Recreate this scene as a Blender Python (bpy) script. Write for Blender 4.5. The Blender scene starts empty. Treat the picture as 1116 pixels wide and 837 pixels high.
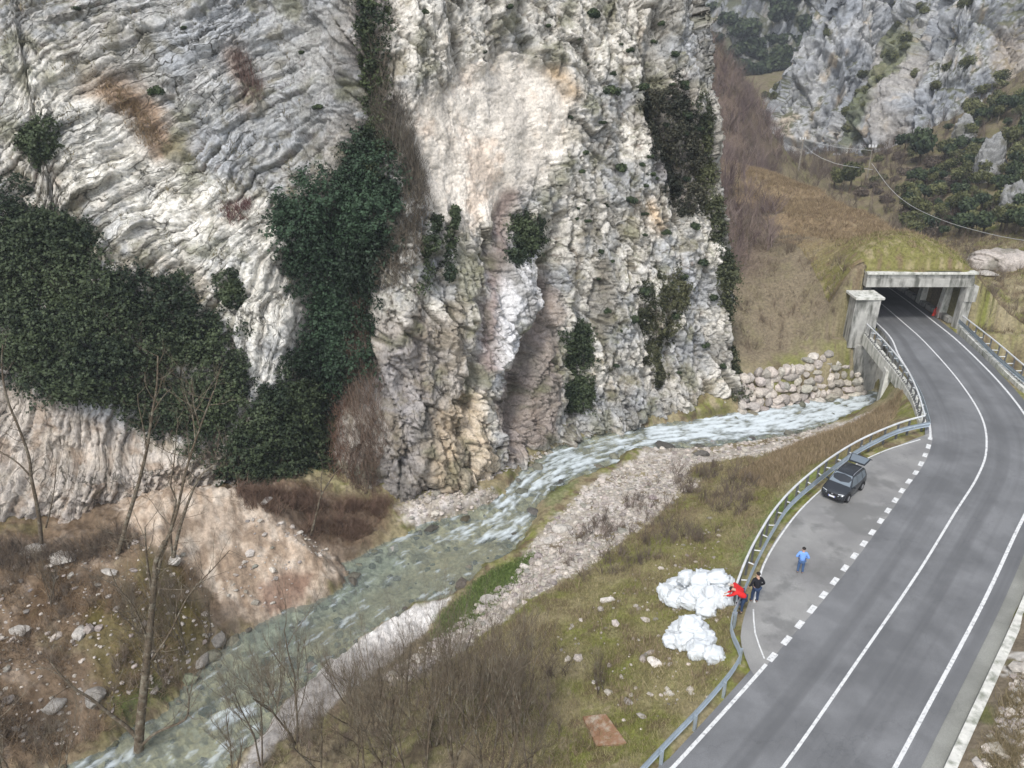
import bpy, bmesh, math, random
import numpy as np
from mathutils import Vector
rng = np.random.default_rng(7); random.seed(7)
sc = bpy.context.scene; COL = sc.collection
PI = math.pi
# ---------------------------------------------------------------- camera
CAMH, PITCH, F = 26.0, math.radians(24), 840.0
cd = bpy.data.cameras.new('camera'); cam = bpy.data.objects.new('camera', cd); COL.objects.link(cam)
cam.location = (0, 0, CAMH); cam.rotation_euler = (PI/2 - PITCH, 0, 0)
cd.sensor_width = 36; cd.lens = 36*F/1116; cd.clip_end = 3000; cd.clip_start = .5
sc.camera = cam
ct, st = math.cos(PITCH), math.sin(PITCH)
def ray(px, py):
    x = (px-558)/F; y = -(py-418.5)/F
    return np.array([x, ct+y*st, -st+y*ct])
def at(px, py, z=0.0):                       # world point of a survey pixel on the level z
    d = ray(px, py); return np.array([0, 0, CAMH]) + d*((z-CAMH)/d[2])
def atD(px, py, D):                          # same, on the vertical plane y = D
    d = ray(px, py); return np.array([0, 0, CAMH]) + d*(D/d[1])
def proj(P):
    P = np.asarray(P, float); v = P - np.array([0, 0, CAMH])
    zc = v[..., 1]*ct - v[..., 2]*st; yc = v[..., 1]*st + v[..., 2]*ct
    zc = np.maximum(zc, 1e-3)
    return 558 + F*v[..., 0]/zc, 418.5 - F*yc/zc
def zw(Y): return -8 + np.clip((np.asarray(Y, float)-28)*.0488, 0, 2)
def atW(px, py):
    z = -7.
    for _ in range(8):
        p = at(px, py, z); z = float(zw(p[1]))
    return p
# ---------------------------------------------------------------- noise
_perm = rng.permutation(4096); _grad = rng.normal(size=(4096, 3)); _grad /= np.linalg.norm(_grad, axis=1)[:, None]
_grad = _grad.astype(np.float32)
def perlin(p):
    p = np.asarray(p, np.float32); sh = p.shape[:-1]; p = p.reshape(-1, 3)
    out = np.empty(len(p), np.float32)
    for s in range(0, len(p), 200000):
        q = p[s:s+200000]; i = np.floor(q).astype(np.int64); f = q - i
        w = f*f*f*(f*(f*6-15)+10); r = 0
        for dx in (0, 1):
            hx = _perm[(i[:, 0]+dx) & 4095]; wx = w[:, 0] if dx else 1-w[:, 0]
            for dy in (0, 1):
                hy = _perm[(hx+i[:, 1]+dy) & 4095]; wy = w[:, 1] if dy else 1-w[:, 1]
                for dz in (0, 1):
                    g = _grad[_perm[(hy+i[:, 2]+dz) & 4095]]
                    wz = w[:, 2] if dz else 1-w[:, 2]
                    r = r + wx*wy*wz*(g[:, 0]*(f[:, 0]-dx)+g[:, 1]*(f[:, 1]-dy)+g[:, 2]*(f[:, 2]-dz))
        out[s:s+200000] = r
    return out.reshape(sh)*1.6
def fbm(p, sc_, o=4, seed=0, gain=.5):
    p = np.asarray(p, np.float32)/sc_ + seed*17.37; a = 1.; r = 0; t = 0
    for k in range(o):
        r = r + a*perlin(p); t += a; a *= gain; p = p*2.03+5.1
    return r/t
def billow(p, sc_, o=3, seed=0):             # sharp creases where 0
    p = np.asarray(p, np.float32)/sc_ + seed*11.7; a = 1.; r = 0; t = 0
    for k in range(o):
        r = r + a*np.abs(perlin(p)); t += a; a *= .5; p = p*2.1+3.3
    return r/t
def worley2(x, y, seed=0):                   # returns F1, F2, cell random
    x = np.asarray(x, np.float32).ravel(); y = np.asarray(y, np.float32).ravel()
    ix = np.floor(x).astype(np.int64); iy = np.floor(y).astype(np.int64)
    F1 = np.full(x.shape, 9., np.float32); F2 = F1.copy(); cid = np.zeros(x.shape, np.int64)
    for dx in (-1, 0, 1):
        for dy in (-1, 0, 1):
            h = _perm[(_perm[(ix+dx+seed*7) & 4095] + iy+dy) & 4095]
            cx = ix+dx + (_perm[h]/4096.); cy = iy+dy + (_perm[(h+77) & 4095]/4096.)
            d = np.hypot(x-cx, y-cy)
            m = d < F1
            F2 = np.where(m, F1, np.minimum(F2, d)); cid = np.where(m, h, cid); F1 = np.where(m, d, F1)
    return F1, F2, _perm[(cid+999) & 4095]/4096.
def facet(x, y, seed=0):                     # angular blocks: edge distance, cell random, tilt of the cell's plane
    sh = x.shape; x = x.ravel().astype(np.float32); y = y.ravel().astype(np.float32); ix = np.floor(x).astype(np.int64); iy = np.floor(y).astype(np.int64)
    F1 = np.full(x.shape, 9., np.float32); F2 = F1.copy(); cid = np.zeros(x.shape, np.int64); ox = F1*0; oy = F1*0
    for dx in (-1, 0, 1):
        for dy in (-1, 0, 1):
            h = _perm[(_perm[(ix+dx+seed*7) & 4095] + iy+dy) & 4095]; cx = ix+dx+_perm[h]/4096.; cy = iy+dy+_perm[(h+77) & 4095]/4096.; d = np.hypot(x-cx, y-cy); m = d < F1
            F2 = np.where(m, F1, np.minimum(F2, d)); cid = np.where(m, h, cid); ox = np.where(m, x-cx, ox); oy = np.where(m, y-cy, oy); F1 = np.where(m, d, F1)
    r = lambda k: _perm[(cid+k) & 4095]/4096.-.5
    return (F2-F1).reshape(sh), (r(999)).reshape(sh), (2*r(311)*ox+2*r(1777)*oy).reshape(sh)
def bricks(x, y, w, h, seed=0):              # courses of unequal blocks: edge distance, joint distance, block and course randoms
    sh = x.shape; x = x.ravel(); y = y.ravel()/h; r = np.floor(y).astype(np.int64); fy = y-r; hr = _perm[(r+seed*31) & 4095]
    ww = w*(.5+1.1*hr/4096.); xx = x/ww+_perm[(hr+55) & 4095]/4096.; k = np.floor(xx).astype(np.int64); fx = xx-k; hc = _perm[(_perm[k & 4095]+hr) & 4095]
    return (np.minimum(fy, 1-fy)*h).reshape(sh), (np.minimum(fx, 1-fx)*ww).reshape(sh), (hc/4096.-.5).reshape(sh), (hr/4096.-.5).reshape(sh)
def sstep(a, b, x):
    t = np.clip((x-a)/(b-a), 0, 1); return t*t*(3-2*t)
def polysd(X, Y, poly):                      # signed distance, negative inside
    poly = np.asarray(poly, float)[:, :2]; n = len(poly)
    d = np.full(X.shape, 1e18); ins = np.zeros(X.shape, bool)
    for i in range(n):
        ax, ay = poly[i]; bx, by = poly[(i+1) % n]
        ex, ey = bx-ax, by-ay; L = ex*ex+ey*ey+1e-12
        t = np.clip(((X-ax)*ex+(Y-ay)*ey)/L, 0, 1)
        d = np.minimum(d, (X-ax-t*ex)**2+(Y-ay-t*ey)**2)
        c = ((ay > Y) != (by > Y)) & (X < ex*(Y-ay)/(ey if abs(ey) > 1e-12 else 1e-12)+ax)
        ins ^= c
    d = np.sqrt(d); return np.where(ins, -d, d)
def linedist(X, Y, pl):
    d = np.full(X.shape, 1e18); pl = np.asarray(pl, float)
    for i in range(len(pl)-1):
        ax, ay = pl[i][:2]; bx, by = pl[i+1][:2]; ex, ey = bx-ax, by-ay
        t = np.clip(((X-ax)*ex+(Y-ay)*ey)/(ex*ex+ey*ey+1e-12), 0, 1)
        d = np.minimum(d, (X-ax-t*ex)**2+(Y-ay-t*ey)**2)
    return np.sqrt(d)
def catmull(P, step=.5, closed=False):
    P = np.asarray(P, float)
    Q = np.vstack([P[0]*2-P[1], P, P[-1]*2-P[-2]]); out = []
    for i in range(1, len(Q)-2):
        n = max(2, int(np.linalg.norm(Q[i+1]-Q[i])/step)); t = np.linspace(0, 1, n, endpoint=False)[:, None]
        out.append(.5*((2*Q[i])+(-Q[i-1]+Q[i+1])*t+(2*Q[i-1]-5*Q[i]+4*Q[i+1]-Q[i+2])*t**2+(-Q[i-1]+3*Q[i]-3*Q[i+1]+Q[i+2])*t**3))
    out.append(P[-1:]); return np.vstack(out)
def resample(P, n):
    P = np.asarray(P, float); s = np.r_[0, np.cumsum(np.linalg.norm(np.diff(P, axis=0), axis=1))]
    t = np.linspace(0, s[-1], n); return np.stack([np.interp(t, s, P[:, k]) for k in range(P.shape[1])], 1)
def plen(P): return float(np.linalg.norm(np.diff(np.asarray(P), axis=0), axis=1).sum())
def offset(P, d):                            # shift a plan line to its right by d
    P = np.asarray(P, float); T = np.gradient(P[:, :2], axis=0); T /= np.linalg.norm(T, axis=1)[:, None]+1e-9
    Q = P.copy(); Q[:, 0] += T[:, 1]*d; Q[:, 1] -= T[:, 0]*d; return Q
# ---------------------------------------------------------------- objects
def link(o, parent=None, label=None, cat=None, group=None, kind=None):
    COL.objects.link(o)
    if parent is not None: o.parent = parent
    if label: o['label'] = label
    if cat: o['category'] = cat
    if group: o['group'] = group
    if kind: o['kind'] = kind
    return o
def mesh(name, V, Fc, mat, parent=None, col=None, smooth=False, mi=None, fattr=None, **kw):
    """V (n,3); Fc (m,k) array or list of such arrays; col per-vertex rgb"""
    V = np.asarray(V, np.float32); fl = Fc if isinstance(Fc, list) else [Fc]
    fl = [np.asarray(f, np.int32) for f in fl if len(f)]
    me = bpy.data.meshes.new(name)
    me.vertices.add(len(V)); me.vertices.foreach_set('co', V.ravel())
    nl = sum(f.size for f in fl); npol = sum(len(f) for f in fl)
    me.loops.add(nl); me.loops.foreach_set('vertex_index', np.concatenate([f.ravel() for f in fl]))
    ls = np.cumsum(np.concatenate([[0]]+[np.full(len(f), f.shape[1]) for f in fl]))[:-1].astype(np.int32)
    me.polygons.add(npol); me.polygons.foreach_set('loop_start', ls)
    for m in (mat if isinstance(mat, (list, tuple)) else [mat]): me.materials.append(m)
    if mi is not None: me.polygons.foreach_set('material_index', np.asarray(mi, np.int32))
    me.polygons.foreach_set('use_smooth', np.full(npol, smooth))
    me.update(calc_edges=True)
    if col is not None:
        a = me.attributes.new('Col', 'FLOAT_COLOR', 'POINT'); c = np.ones((len(V), 4), np.float32); c[:, :3] = np.clip(col, 0, 1)
        a.data.foreach_set('color', c.ravel())
    if fattr:
        for k, v in fattr.items():
            a = me.attributes.new(k, 'FLOAT', 'POINT'); a.data.foreach_set('value', np.asarray(v, np.float32))
    o = bpy.data.objects.new(name, me); return link(o, parent, **kw)
def empty(name, loc=(0, 0, 0), rz=0, **kw):
    o = bpy.data.objects.new(name, None); o.location = loc; o.rotation_euler = (0, 0, rz); o.empty_display_size = .3
    return link(o, **kw)
def gridfaces(nu, nv):
    i = np.arange(nu*nv).reshape(nu, nv)
    return np.stack([i[:-1, :-1].ravel(), i[1:, :-1].ravel(), i[1:, 1:].ravel(), i[:-1, 1:].ravel()], 1)
class MB:                                    # collects shapes of one part
    def __init__(s): s.v = []; s.f = {}; s.n = 0
    def add(s, V, Fs):
        s.v.append(np.asarray(V, float).reshape(-1, 3))
        for f in Fs: s.f.setdefault(len(f), []).append([i+s.n for i in f])
        s.n += len(s.v[-1])
    def box(s, c, size, rz=0, taper=1.):
        x, y, z = [k/2 for k in size]; V = []
        for dz in (-1, 1):
            t = taper if dz > 0 else 1
            for dx, dy in ((-1, -1), (1, -1), (1, 1), (-1, 1)):
                a, b = dx*x*t, dy*y*t
                V.append((c[0]+a*math.cos(rz)-b*math.sin(rz), c[1]+a*math.sin(rz)+b*math.cos(rz), c[2]+dz*z))
        s.add(V, [(3, 2, 1, 0), (4, 5, 6, 7), (0, 1, 5, 4), (1, 2, 6, 5), (2, 3, 7, 6), (3, 0, 4, 7)])
    def tube(s, P, R, k=6, caps=True):
        P = np.asarray(P, float); n = len(P)
        R = np.full(n, R) if np.isscalar(R) else np.asarray(R, float)
        T = np.gradient(P, axis=0); T /= np.linalg.norm(T, axis=1)[:, None]+1e-9
        ref = np.array([0, 0, 1.]) if abs(T[:, 2]).mean() < .8 else np.array([1., 0, 0])
        A = np.cross(T, ref); A /= np.linalg.norm(A, axis=1)[:, None]+1e-9; B = np.cross(T, A)
        a = np.arange(k)*2*PI/k
        V = P[:, None]+R[:, None, None]*(A[:, None]*np.cos(a)[None, :, None]+B[:, None]*np.sin(a)[None, :, None])
        Fs = [(i*k+j, i*k+(j+1) % k, (i+1)*k+(j+1) % k, (i+1)*k+j) for i in range(n-1) for j in range(k)]
        if caps: Fs += [tuple(range(k))[::-1], tuple((n-1)*k+j for j in range(k))]
        s.add(V, Fs)
    def sweep(s, P, prof, closed=True):      # profile (offset right, z) swept along a plan line
        P = np.asarray(P, float); T = np.gradient(P, axis=0)[:, :2]; T /= np.linalg.norm(T, axis=1)[:, None]+1e-9
        k = len(prof); V = np.zeros((len(P), k, 3))
        for j, (a, z) in enumerate(prof):
            V[:, j, 0] = P[:, 0]+T[:, 1]*a; V[:, j, 1] = P[:, 1]-T[:, 0]*a; V[:, j, 2] = P[:, 2]+z
        m = k if closed else k-1
        Fs = [(i*k+j, (i+1)*k+j, (i+1)*k+(j+1) % k, i*k+(j+1) % k) for i in range(len(P)-1) for j in range(m)]
        if closed: Fs += [tuple(range(k)), tuple((len(P)-1)*k+j for j in range(k))[::-1]]
        s.add(V, Fs)
    def loft(s, rings, caps=True):
        k = len(rings[0]); V = [p for r in rings for p in r]
        Fs = [(i*k+j, i*k+(j+1) % k, (i+1)*k+(j+1) % k, (i+1)*k+j) for i in range(len(rings)-1) for j in range(k)]
        if caps: Fs += [tuple(range(k))[::-1], tuple((len(rings)-1)*k+j for j in range(k))]
        s.add(V, Fs)
    def build(s, name, mat, parent=None, smooth=False, bevel=0, **kw):
        o = mesh(name, np.vstack(s.v), [np.array(f) for f in s.f.values()], mat, parent, smooth=smooth, **kw)
        bm = bmesh.new(); bm.from_mesh(o.data); bmesh.ops.recalc_face_normals(bm, faces=bm.faces)
        bm.to_mesh(o.data); bm.free()
        if smooth: o.data.polygons.foreach_set('use_smooth', [True]*len(o.data.polygons))
        if bevel:
            m = o.modifiers.new('bevel', 'BEVEL'); m.width = bevel; m.segments = 2; m.limit_method = 'ANGLE'
        return o
# ---------------------------------------------------------------- materials
def M(name, col=None, rough=.8, metal=0, spec=.3, vcol=False, nz=0., nscale=3., bump=0., bscale=8., bdist=.05, c2=None, c2scale=1., c2thr=.55, c2z=1.):
    m = bpy.data.materials.new(name); m.use_nodes = True; N = m.node_tree.nodes; L = m.node_tree.links
    b = N['Principled BSDF']; b.inputs['Roughness'].default_value = rough; b.inputs['Metallic'].default_value = metal
    b.inputs['Specular IOR Level'].default_value = spec
    tc = N.new('ShaderNodeTexCoord'); cs = None
    if vcol:
        a = N.new('ShaderNodeAttribute'); a.attribute_name = 'Col'; cs = a.outputs['Color']
    else:
        r = N.new('ShaderNodeRGB'); r.outputs[0].default_value = (*col, 1); cs = r.outputs[0]
    def noise(scale, det=4):
        n = N.new('ShaderNodeTexNoise'); n.inputs['Scale'].default_value = scale; n.inputs['Detail'].default_value = det
        n.inputs['Roughness'].default_value = .6; L.new(tc.outputs['Object'], n.inputs['Vector']); return n
    if c2 is not None:
        n = noise(c2scale, 6); mpz = N.new('ShaderNodeMapping'); mpz.inputs['Scale'].default_value = (1, 1, c2z); L.new(tc.outputs['Object'], mpz.inputs[0]); L.new(mpz.outputs[0], n.inputs['Vector']); mr = N.new('ShaderNodeMapRange'); mr.inputs[1].default_value = c2thr-.08; mr.inputs[2].default_value = c2thr+.1
        L.new(n.outputs['Fac'], mr.inputs[0]); mx = N.new('ShaderNodeMix'); mx.data_type = 'RGBA'
        L.new(mr.outputs[0], mx.inputs[0]); L.new(cs, mx.inputs[6]); mx.inputs[7].default_value = (*c2, 1); cs = mx.outputs[2]
    if nz:
        n = noise(nscale); mr = N.new('ShaderNodeMapRange'); mr.inputs[1].default_value = .3; mr.inputs[2].default_value = .7
        mr.inputs[3].default_value = 1-nz; mr.inputs[4].default_value = 1+nz; L.new(n.outputs['Fac'], mr.inputs[0])
        vm = N.new('ShaderNodeVectorMath'); vm.operation = 'SCALE'; L.new(cs, vm.inputs[0]); L.new(mr.outputs[0], vm.inputs['Scale']); cs = vm.outputs[0]
    L.new(cs, b.inputs['Base Color'])
    if bump:
        n = noise(bscale, 6); bp = N.new('ShaderNodeBump'); bp.inputs['Strength'].default_value = bump; bp.inputs['Distance'].default_value = bdist
        L.new(n.outputs['Fac'], bp.inputs['Height']); L.new(bp.outputs[0], b.inputs['Normal'])
    return m
MAT = dict(
    rock=M('limestone', vcol=True, rough=.9, spec=.2, nz=.30, nscale=5, bump=.8, bscale=7, bdist=.12),
    farrock=M('far_limestone', vcol=True, rough=.9, spec=.15, nz=.3, nscale=1.2, bump=.9, bscale=1.8, bdist=.5),
    soil=M('soil', vcol=True, rough=.95, spec=.1, nz=.3, nscale=4, bump=.8, bscale=9, bdist=.08),
    leaf=M('leaf', vcol=True, rough=.6, spec=.25),
    twig=M('twig', vcol=True, rough=.9, spec=.1),
    bark=M('bark', (.11, .085, .06), rough=.95, spec=.1, nz=.4, nscale=9, c2=(.2, .18, .14), c2scale=3),
    conc=M('concrete', (.42, .41, .38), rough=.9, spec=.2, nz=.2, nscale=1.5, c2=(.13, .13, .115), c2scale=1.8, c2thr=.54, c2z=.22, bump=.3, bscale=20, bdist=.02),
    concd=M('shade_toned_concrete', (.10, .098, .092), rough=.9, nz=.25, nscale=1.5),  # concrete darkened to paint shade into the gallery's back wall and roof slab
    concl=M('pale_concrete', (.62, .61, .56), rough=.9, spec=.2, nz=.2, nscale=2, c2=(.26, .27, .22), c2scale=1.8, c2thr=.56, c2z=.3, bump=.3, bscale=20, bdist=.02),
    steel=M('galvanised_steel', (.42, .48, .53), rough=.45, metal=.55, nz=.15, nscale=1.5),
    rail=M('white_rail', (.60, .61, .61), rough=.5, nz=.15, nscale=2),
    post=M('rail_post', (.12, .12, .12), rough=.7),
    paint=M('road_paint', (.66, .66, .65), rough=.7, nz=.12, nscale=4, c2=(.33, .33, .34), c2scale=5, c2thr=.6),
    car=M('car_paint', (.05, .055, .062), rough=.22, metal=.55, spec=.7), glass=M('car_glass', (.26, .30, .33), rough=.08, metal=.6, spec=1.),
    tyre=M('tyre', (.015, .015, .015), rough=.85), alloy=M('alloy', (.5, .5, .52), rough=.3, metal=.8),
    lamp=M('head_lamp', (.75, .78, .8), rough=.1, spec=.8), plate=M('plate', (.8, .8, .8)), plateblue=M('plate_blue', (.02, .05, .4)),
    plas=M('plastic', (.02, .02, .022), rough=.6), sack=M('sack', (.66, .69, .71), rough=.7, nz=.1, nscale=3, bump=.5, bscale=4, bdist=.12),
    skin=M('skin', (.5, .3, .22), rough=.6), hair=M('hair', (.02, .017, .015)), ghair=M('grey_hair', (.5, .48, .45)),
    red=M('red_jacket', (.6, .02, .02), rough=.7, nz=.2), blue=M('blue_jacket', (.18, .34, .72), rough=.7, nz=.15), black=M('black_jacket', (.012, .012, .016), rough=.8),
    jean=M('jeans', (.03, .05, .1), rough=.9), jean2=M('blue_jeans', (.06, .11, .22), rough=.9), wood=M('weathered_wood', (.3, .27, .23), nz=.3),
    wire=M('cable', (.55, .55, .55), rough=.5), cer=M('ceramic', (.8, .8, .8), rough=.3), redp=M('red_plastic', (.6, .05, .03)),
    slab=M('rusty_slab', (.3, .17, .1), rough=.9, nz=.25, nscale=2, c2=(.35, .3, .24), c2scale=2),
)
# ---------------------------------------------------------------- road plan (level 0)
def pl(pts, z=0.): return np.array([at(x, y, z) for x, y in pts])
Lline = pl([(690, 880), (733, 837), (835, 724), (902, 643), (950, 581), (985, 532), (1004, 505), (1014, 470), (1001, 425), (980, 388), (964, 360)])
Lline = np.vstack([[[-1., 9., 0]], Lline, [[37.0, 84, 0], [37.2, 100, 0], [36.2, 130, 0]]])
Cline = pl([(812, 880), (853, 837), (935, 720), (1000, 625), (1040, 560), (1065, 520), (1075, 490), (1070, 455), (1045, 415), (1010, 375), (985, 352)])
Cline = np.vstack([[[4., 10., 0]], Cline, [[40.2, 84, 0], [40.4, 100, 0], [39.4, 130, 0]]])
Lline = catmull(Lline, .8); Cline = catmull(Cline, .8)
Rline = offset(Cline, 3.15)
RA = offset(Cline, 3.2); print('RA', RA[::8, :2].round(1).tolist(), [at(*q)[:2].round(1).tolist() for q in ((971, 837), (1040, 735), (1100, 620), (1116, 446), (1085, 410), (1050, 375), (1020, 350))])
# layby surface
layby = pl([(838, 722), (824, 738), (812, 716), (807, 694), (812, 668), (822, 640), (834, 608), (858, 570), (890, 540), (925, 512), (960, 494), (1003, 476), (1016, 474), (1010, 500), (988, 533), (955, 580), (905, 645)])
nR = 160
Le = resample(offset(Lline, -.35), nR); Re = resample(offset(RA, .75), nR)
roadpoly = np.vstack([Le, Re[::-1]])[:, :2]
# ---------------------------------------------------------------- river outline
def rv(pts): return [atW(x, y) for x, y in pts]
far = rv([(30, 850), (60, 837), (110, 818), (150, 790), (182, 772), (200, 748), (228, 718), (260, 693), (300, 672), (345, 655), (378, 636), (374, 614), (400, 602), (430, 588), (462, 572), (500, 562), (535, 547), (556, 527), (580, 503), (604, 489), (640, 475), (700, 465), (760, 457), (800, 450), (830, 444), (880, 436), (930, 429), (960, 425)])
near = rv([(975, 436), (950, 446), (915, 457), (890, 469), (850, 477), (800, 484), (765, 490), (700, 490), (682, 494), (668, 508), (640, 519), (605, 532), (590, 546), (574, 580), (556, 602), (525, 620), (500, 642), (486, 654), (450, 661), (402, 692), (350, 730), (312, 765), (288, 800), (245, 838), (225, 860)])
rp = np.array(far + [np.array([50., 71, -6])] + [np.array([50., 63, -6])] + near)
cl = rv([(120, 860), (160, 820), (250, 745), (360, 680), (450, 610), (545, 570), (590, 520), (660, 490), (760, 472), (850, 458), (930, 438), (965, 430)])
flow = catmull(np.vstack([[[cl[0][0]-10, cl[0][1]-9, -8]], cl, [[50, 67, -6], [60, 67, -6]]]), 1.)
d0 = np.array(cl[0])-np.array(cl[1]); ext = np.array(cl[0])+d0/np.linalg.norm(d0)*14
rp = np.vstack([[far[0]+(ext-np.array(cl[0]))], rp, [near[-1]+(ext-np.array(cl[0]))]])
riverpoly = catmull(np.vstack([rp, rp[:1]]), 1.2)[:-1, :2]
# ---------------------------------------------------------------- ground heights: thin plate spline through surveyed spots
CP = []
def c(px, py, z): p = at(px, py, z); CP.append((p[0], p[1], z))
def cD(px, py, D): p = atD(px, py, D); CP.append((p[0], p[1], p[2]))
def cw(x, y, z): CP.append((x, y, z))
for a in [(490, 650, -7), (560, 610, -6.3), (600, 560, -6), (640, 530, -6), (700, 500, -5.8), (760, 500, -5.6), (850, 485, -5.2), (920, 465, -4.8),
          (740, 520, -4.8), (680, 560, -4.6), (620, 600, -4.8), (560, 650, -5), (500, 700, -5.5), (430, 740, -6.4), (400, 700, -7.2), (350, 760, -7.4),
          (700, 590, -3.2), (640, 650, -3.2), (600, 700, -3.3), (560, 760, -3.6), (480, 800, -4.6), (400, 837, -5.6), (300, 837, -7.3),
          (760, 620, -1.7), (740, 690, -1.3), (700, 760, -1), (640, 800, -2.0), (560, 837, -3), (660, 837, -1.1), (690, 850, -.4), (740, 790, -.3), (790, 730, -.3), (800, 660, -.5), (700, 650, -2.3),
          (790, 560, -2.2), (840, 540, -1.6), (800, 610, -.9), (880, 490, -2), (930, 465, -1.8), (960, 440, -2.2), (985, 425, -1.6), (960, 480, -.5), (890, 515, -.6), (840, 570, -.5),
          (0, 837, -6.2), (60, 815, -7.6), (100, 740, -6), (0, 700, -4.6), (150, 700, -5.4), (190, 740, -7), (220, 690, -6.6), (0, 615, -2.7), (110, 608, -2.7), (190, 612, -2.6), (-150, 620, -2), (-150, 800, -5),
          (0, 585, -2.6), (100, 570, -2.6), (170, 545, -.5), (210, 532, .4), (262, 556, 0), (310, 585, -1.6), (350, 598, -3.6), (368, 608, -5.5), (250, 610, -2.4), (230, 650, -4.5), (280, 650, -5.6), (330, 640, -6),
          (260, 535, -2.5), (320, 545, -3.6), (340, 575, -5.2), (390, 580, -6.3), (400, 550, -5.8), (440, 555, -6.4), (500, 545, -6.3), (150, 520, -3), (560, 505, -6), (610, 478, -5.6), (700, 455, -5.7), (780, 445, -5.6),
          (1010, 837, .1), (1116, 837, .7), (1060, 760, .3), (1116, 700, .5), (1116, 640, .2), (1300, 700, 2.5)]: c(*a)
for a in [(805, 408, 69), (870, 392, 70), (935, 380, 70.5), (870, 370, 72.5), (830, 385, 72), (800, 350, 75), (800, 300, 82), (850, 300, 80), (850, 340, 76), (900, 330, 74), (925, 320, 72), (900, 290, 78), (905, 360, 71.5),
          (900, 240, 100), (850, 220, 110), (850, 260, 92), (800, 240, 105), (790, 180, 125), (845, 192, 127), (800, 120, 150), (828, 128, 158), (780, 60, 175), (745, 20, 185), (760, 150, 140),
          (1090, 380, 68), (1100, 300, 90), (1116, 250, 108), (1116, 150, 145), (1050, 200, 140), (1085, 285, 96), (930, 175, 185), (1000, 225, 140), (1060, 320, 80)]: cD(*a)
for x in (33.5, 36.5, 44.2):
    for y in (73, 85, 98, 112): cw(x, y, 5.75 if y < 90 else 6.0)
for a in [(0, 150, 45), (-20, 120, 50), (10, 105, 22), (20, 95, 9), (52, 80, -1), (48.5, 100, .5), (50, 125, 0), (50, 150, 1), (90, 110, 13), (115, 150, 34), (60, 180, 0), (75, 175, 0), (65, 200, -1), (45, 200, 1), (90, 200, 2), (75, 90, 7), (60, 40, 2), (60, 60, 1.5), (42, 42, .1), (36, 30, .5), (30, 20, 1.2), (46, 56, -.3), (48, 62, -.6), (30, 260, 2), (100, 260, 3), (-60, 60, 30), (-60, 20, -2), (-30, 12, -8), (-10, 10, -8), (0, 12, -5), (30, 45, -.2), (26, 38, -.2), (33, 55, -.6), (12, 20, -.3), (20, 30, -.1)]: cw(*a)
CP = np.array(CP)
def tpsfit(C, lam=.02):
    n = len(C); X = C[:, :2]/50
    r2 = ((X[:, None]-X[None])**2).sum(-1); K = .5*r2*np.log(r2+1e-12)+lam*.01*np.eye(n)
    Pm = np.c_[np.ones(n), X]; A = np.block([[K, Pm], [Pm.T, np.zeros((3, 3))]])
    return np.linalg.solve(A, np.r_[C[:, 2], 0, 0, 0])
_w = tpsfit(CP)
def tps(x, y):
    sh = np.shape(x); x = np.ravel(x)/50.; y = np.ravel(y)/50.; out = np.empty(len(x))
    for s in range(0, len(x), 60000):
        a = x[s:s+60000]; b = y[s:s+60000]
        r2 = (a[:, None]-CP[None, :, 0]/50)**2+(b[:, None]-CP[None, :, 1]/50)**2
        out[s:s+60000] = (.5*r2*np.log(r2+1e-12))@_w[:-3]+_w[-3]+_w[-2]*a+_w[-1]*b
    return out.reshape(sh)
# polar sheet, finer near the valley, out to 420 m
NT, NRr = 1000, 1000
TH = np.radians(np.linspace(-58, 58, NT)); RR = 9*np.exp(np.linspace(0, math.log(420/9), NRr))
R_, T_ = np.meshgrid(RR, TH, indexing='ij')
GX = R_*np.sin(T_); GY = R_*np.cos(T_)
# coarse spline then bilinear (smooth field)
ci = np.linspace(0, NRr-1, 250); cj = np.linspace(0, NT-1, 250)
cr = np.interp(ci, np.arange(NRr), np.log(RR)); cth = np.interp(cj, np.arange(NT), TH)
cR, cT = np.meshgrid(np.exp(cr), cth, indexing='ij'); cz = tps(cR*np.sin(cT), cR*np.cos(cT))
tmp = np.stack([np.interp(np.arange(NT), cj, cz[i]) for i in range(250)])
ii = np.arange(NRr)*(249/(NRr-1)); i0 = np.clip(ii.astype(int), 0, 248); fi = (ii-i0)[:, None]
GZ = tmp[i0]*(1-fi)+tmp[i0+1]*fi
GZ0 = GZ.copy()
ZW = zw(GY)
sdr = polysd(GX, GY, riverpoly)
P3 = np.stack([GX, GY, GZ*0], -1)
rnear = np.clip(RR/60, .3, 4)[:, None]
n_big = fbm(P3, 6, 3, 1); n_mid = fbm(P3, 1.6, 3, 2); n_s = fbm(P3, .5, 2, 3)
shal = np.zeros_like(GX)
att = np.where(GX > np.interp(GY, [20, 35, 50, 62], [-14, -4, 8, 20]), sstep(.2, 4, sdr), 1); GZ = GZ + (.35*n_big + .16*n_mid)*att + .07*n_s*(.4+.6*att) + np.where((GX < -4) & (GY < 60), .5*n_big+.45*(.35-np.abs(n_mid))+.22*n_s, 0)
sdn = sdr + .5*n_mid + .25*n_s
bed = ZW-.12-np.clip(-sdn*.13, 0, .42) + .14*n_s + .12*n_mid
out = np.maximum(GZ, ZW+.04+np.clip(sdn*.08, 0, .5)); out = np.minimum(out, ZW+.05+(.95+3.5*sstep(66, 69, GY+.15*GX*0))*np.clip(sdn, 0, 99))
GZ = np.where(sdn < 0, bed, out)
sdroad = polysd(GX, GY, roadpoly); sdlay = polysd(GX, GY, layby[:, :2]); sdp = np.minimum(sdroad, sdlay)
k = 1-sstep(.15, 1.6, sdp); inriv = sstep(-1., .3, sdr)
under = (sdr < 3) & (GY > 58)
GZ = np.where(under, np.minimum(GZ, -.9), GZ*(1-k)+(-.16)*k)
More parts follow.
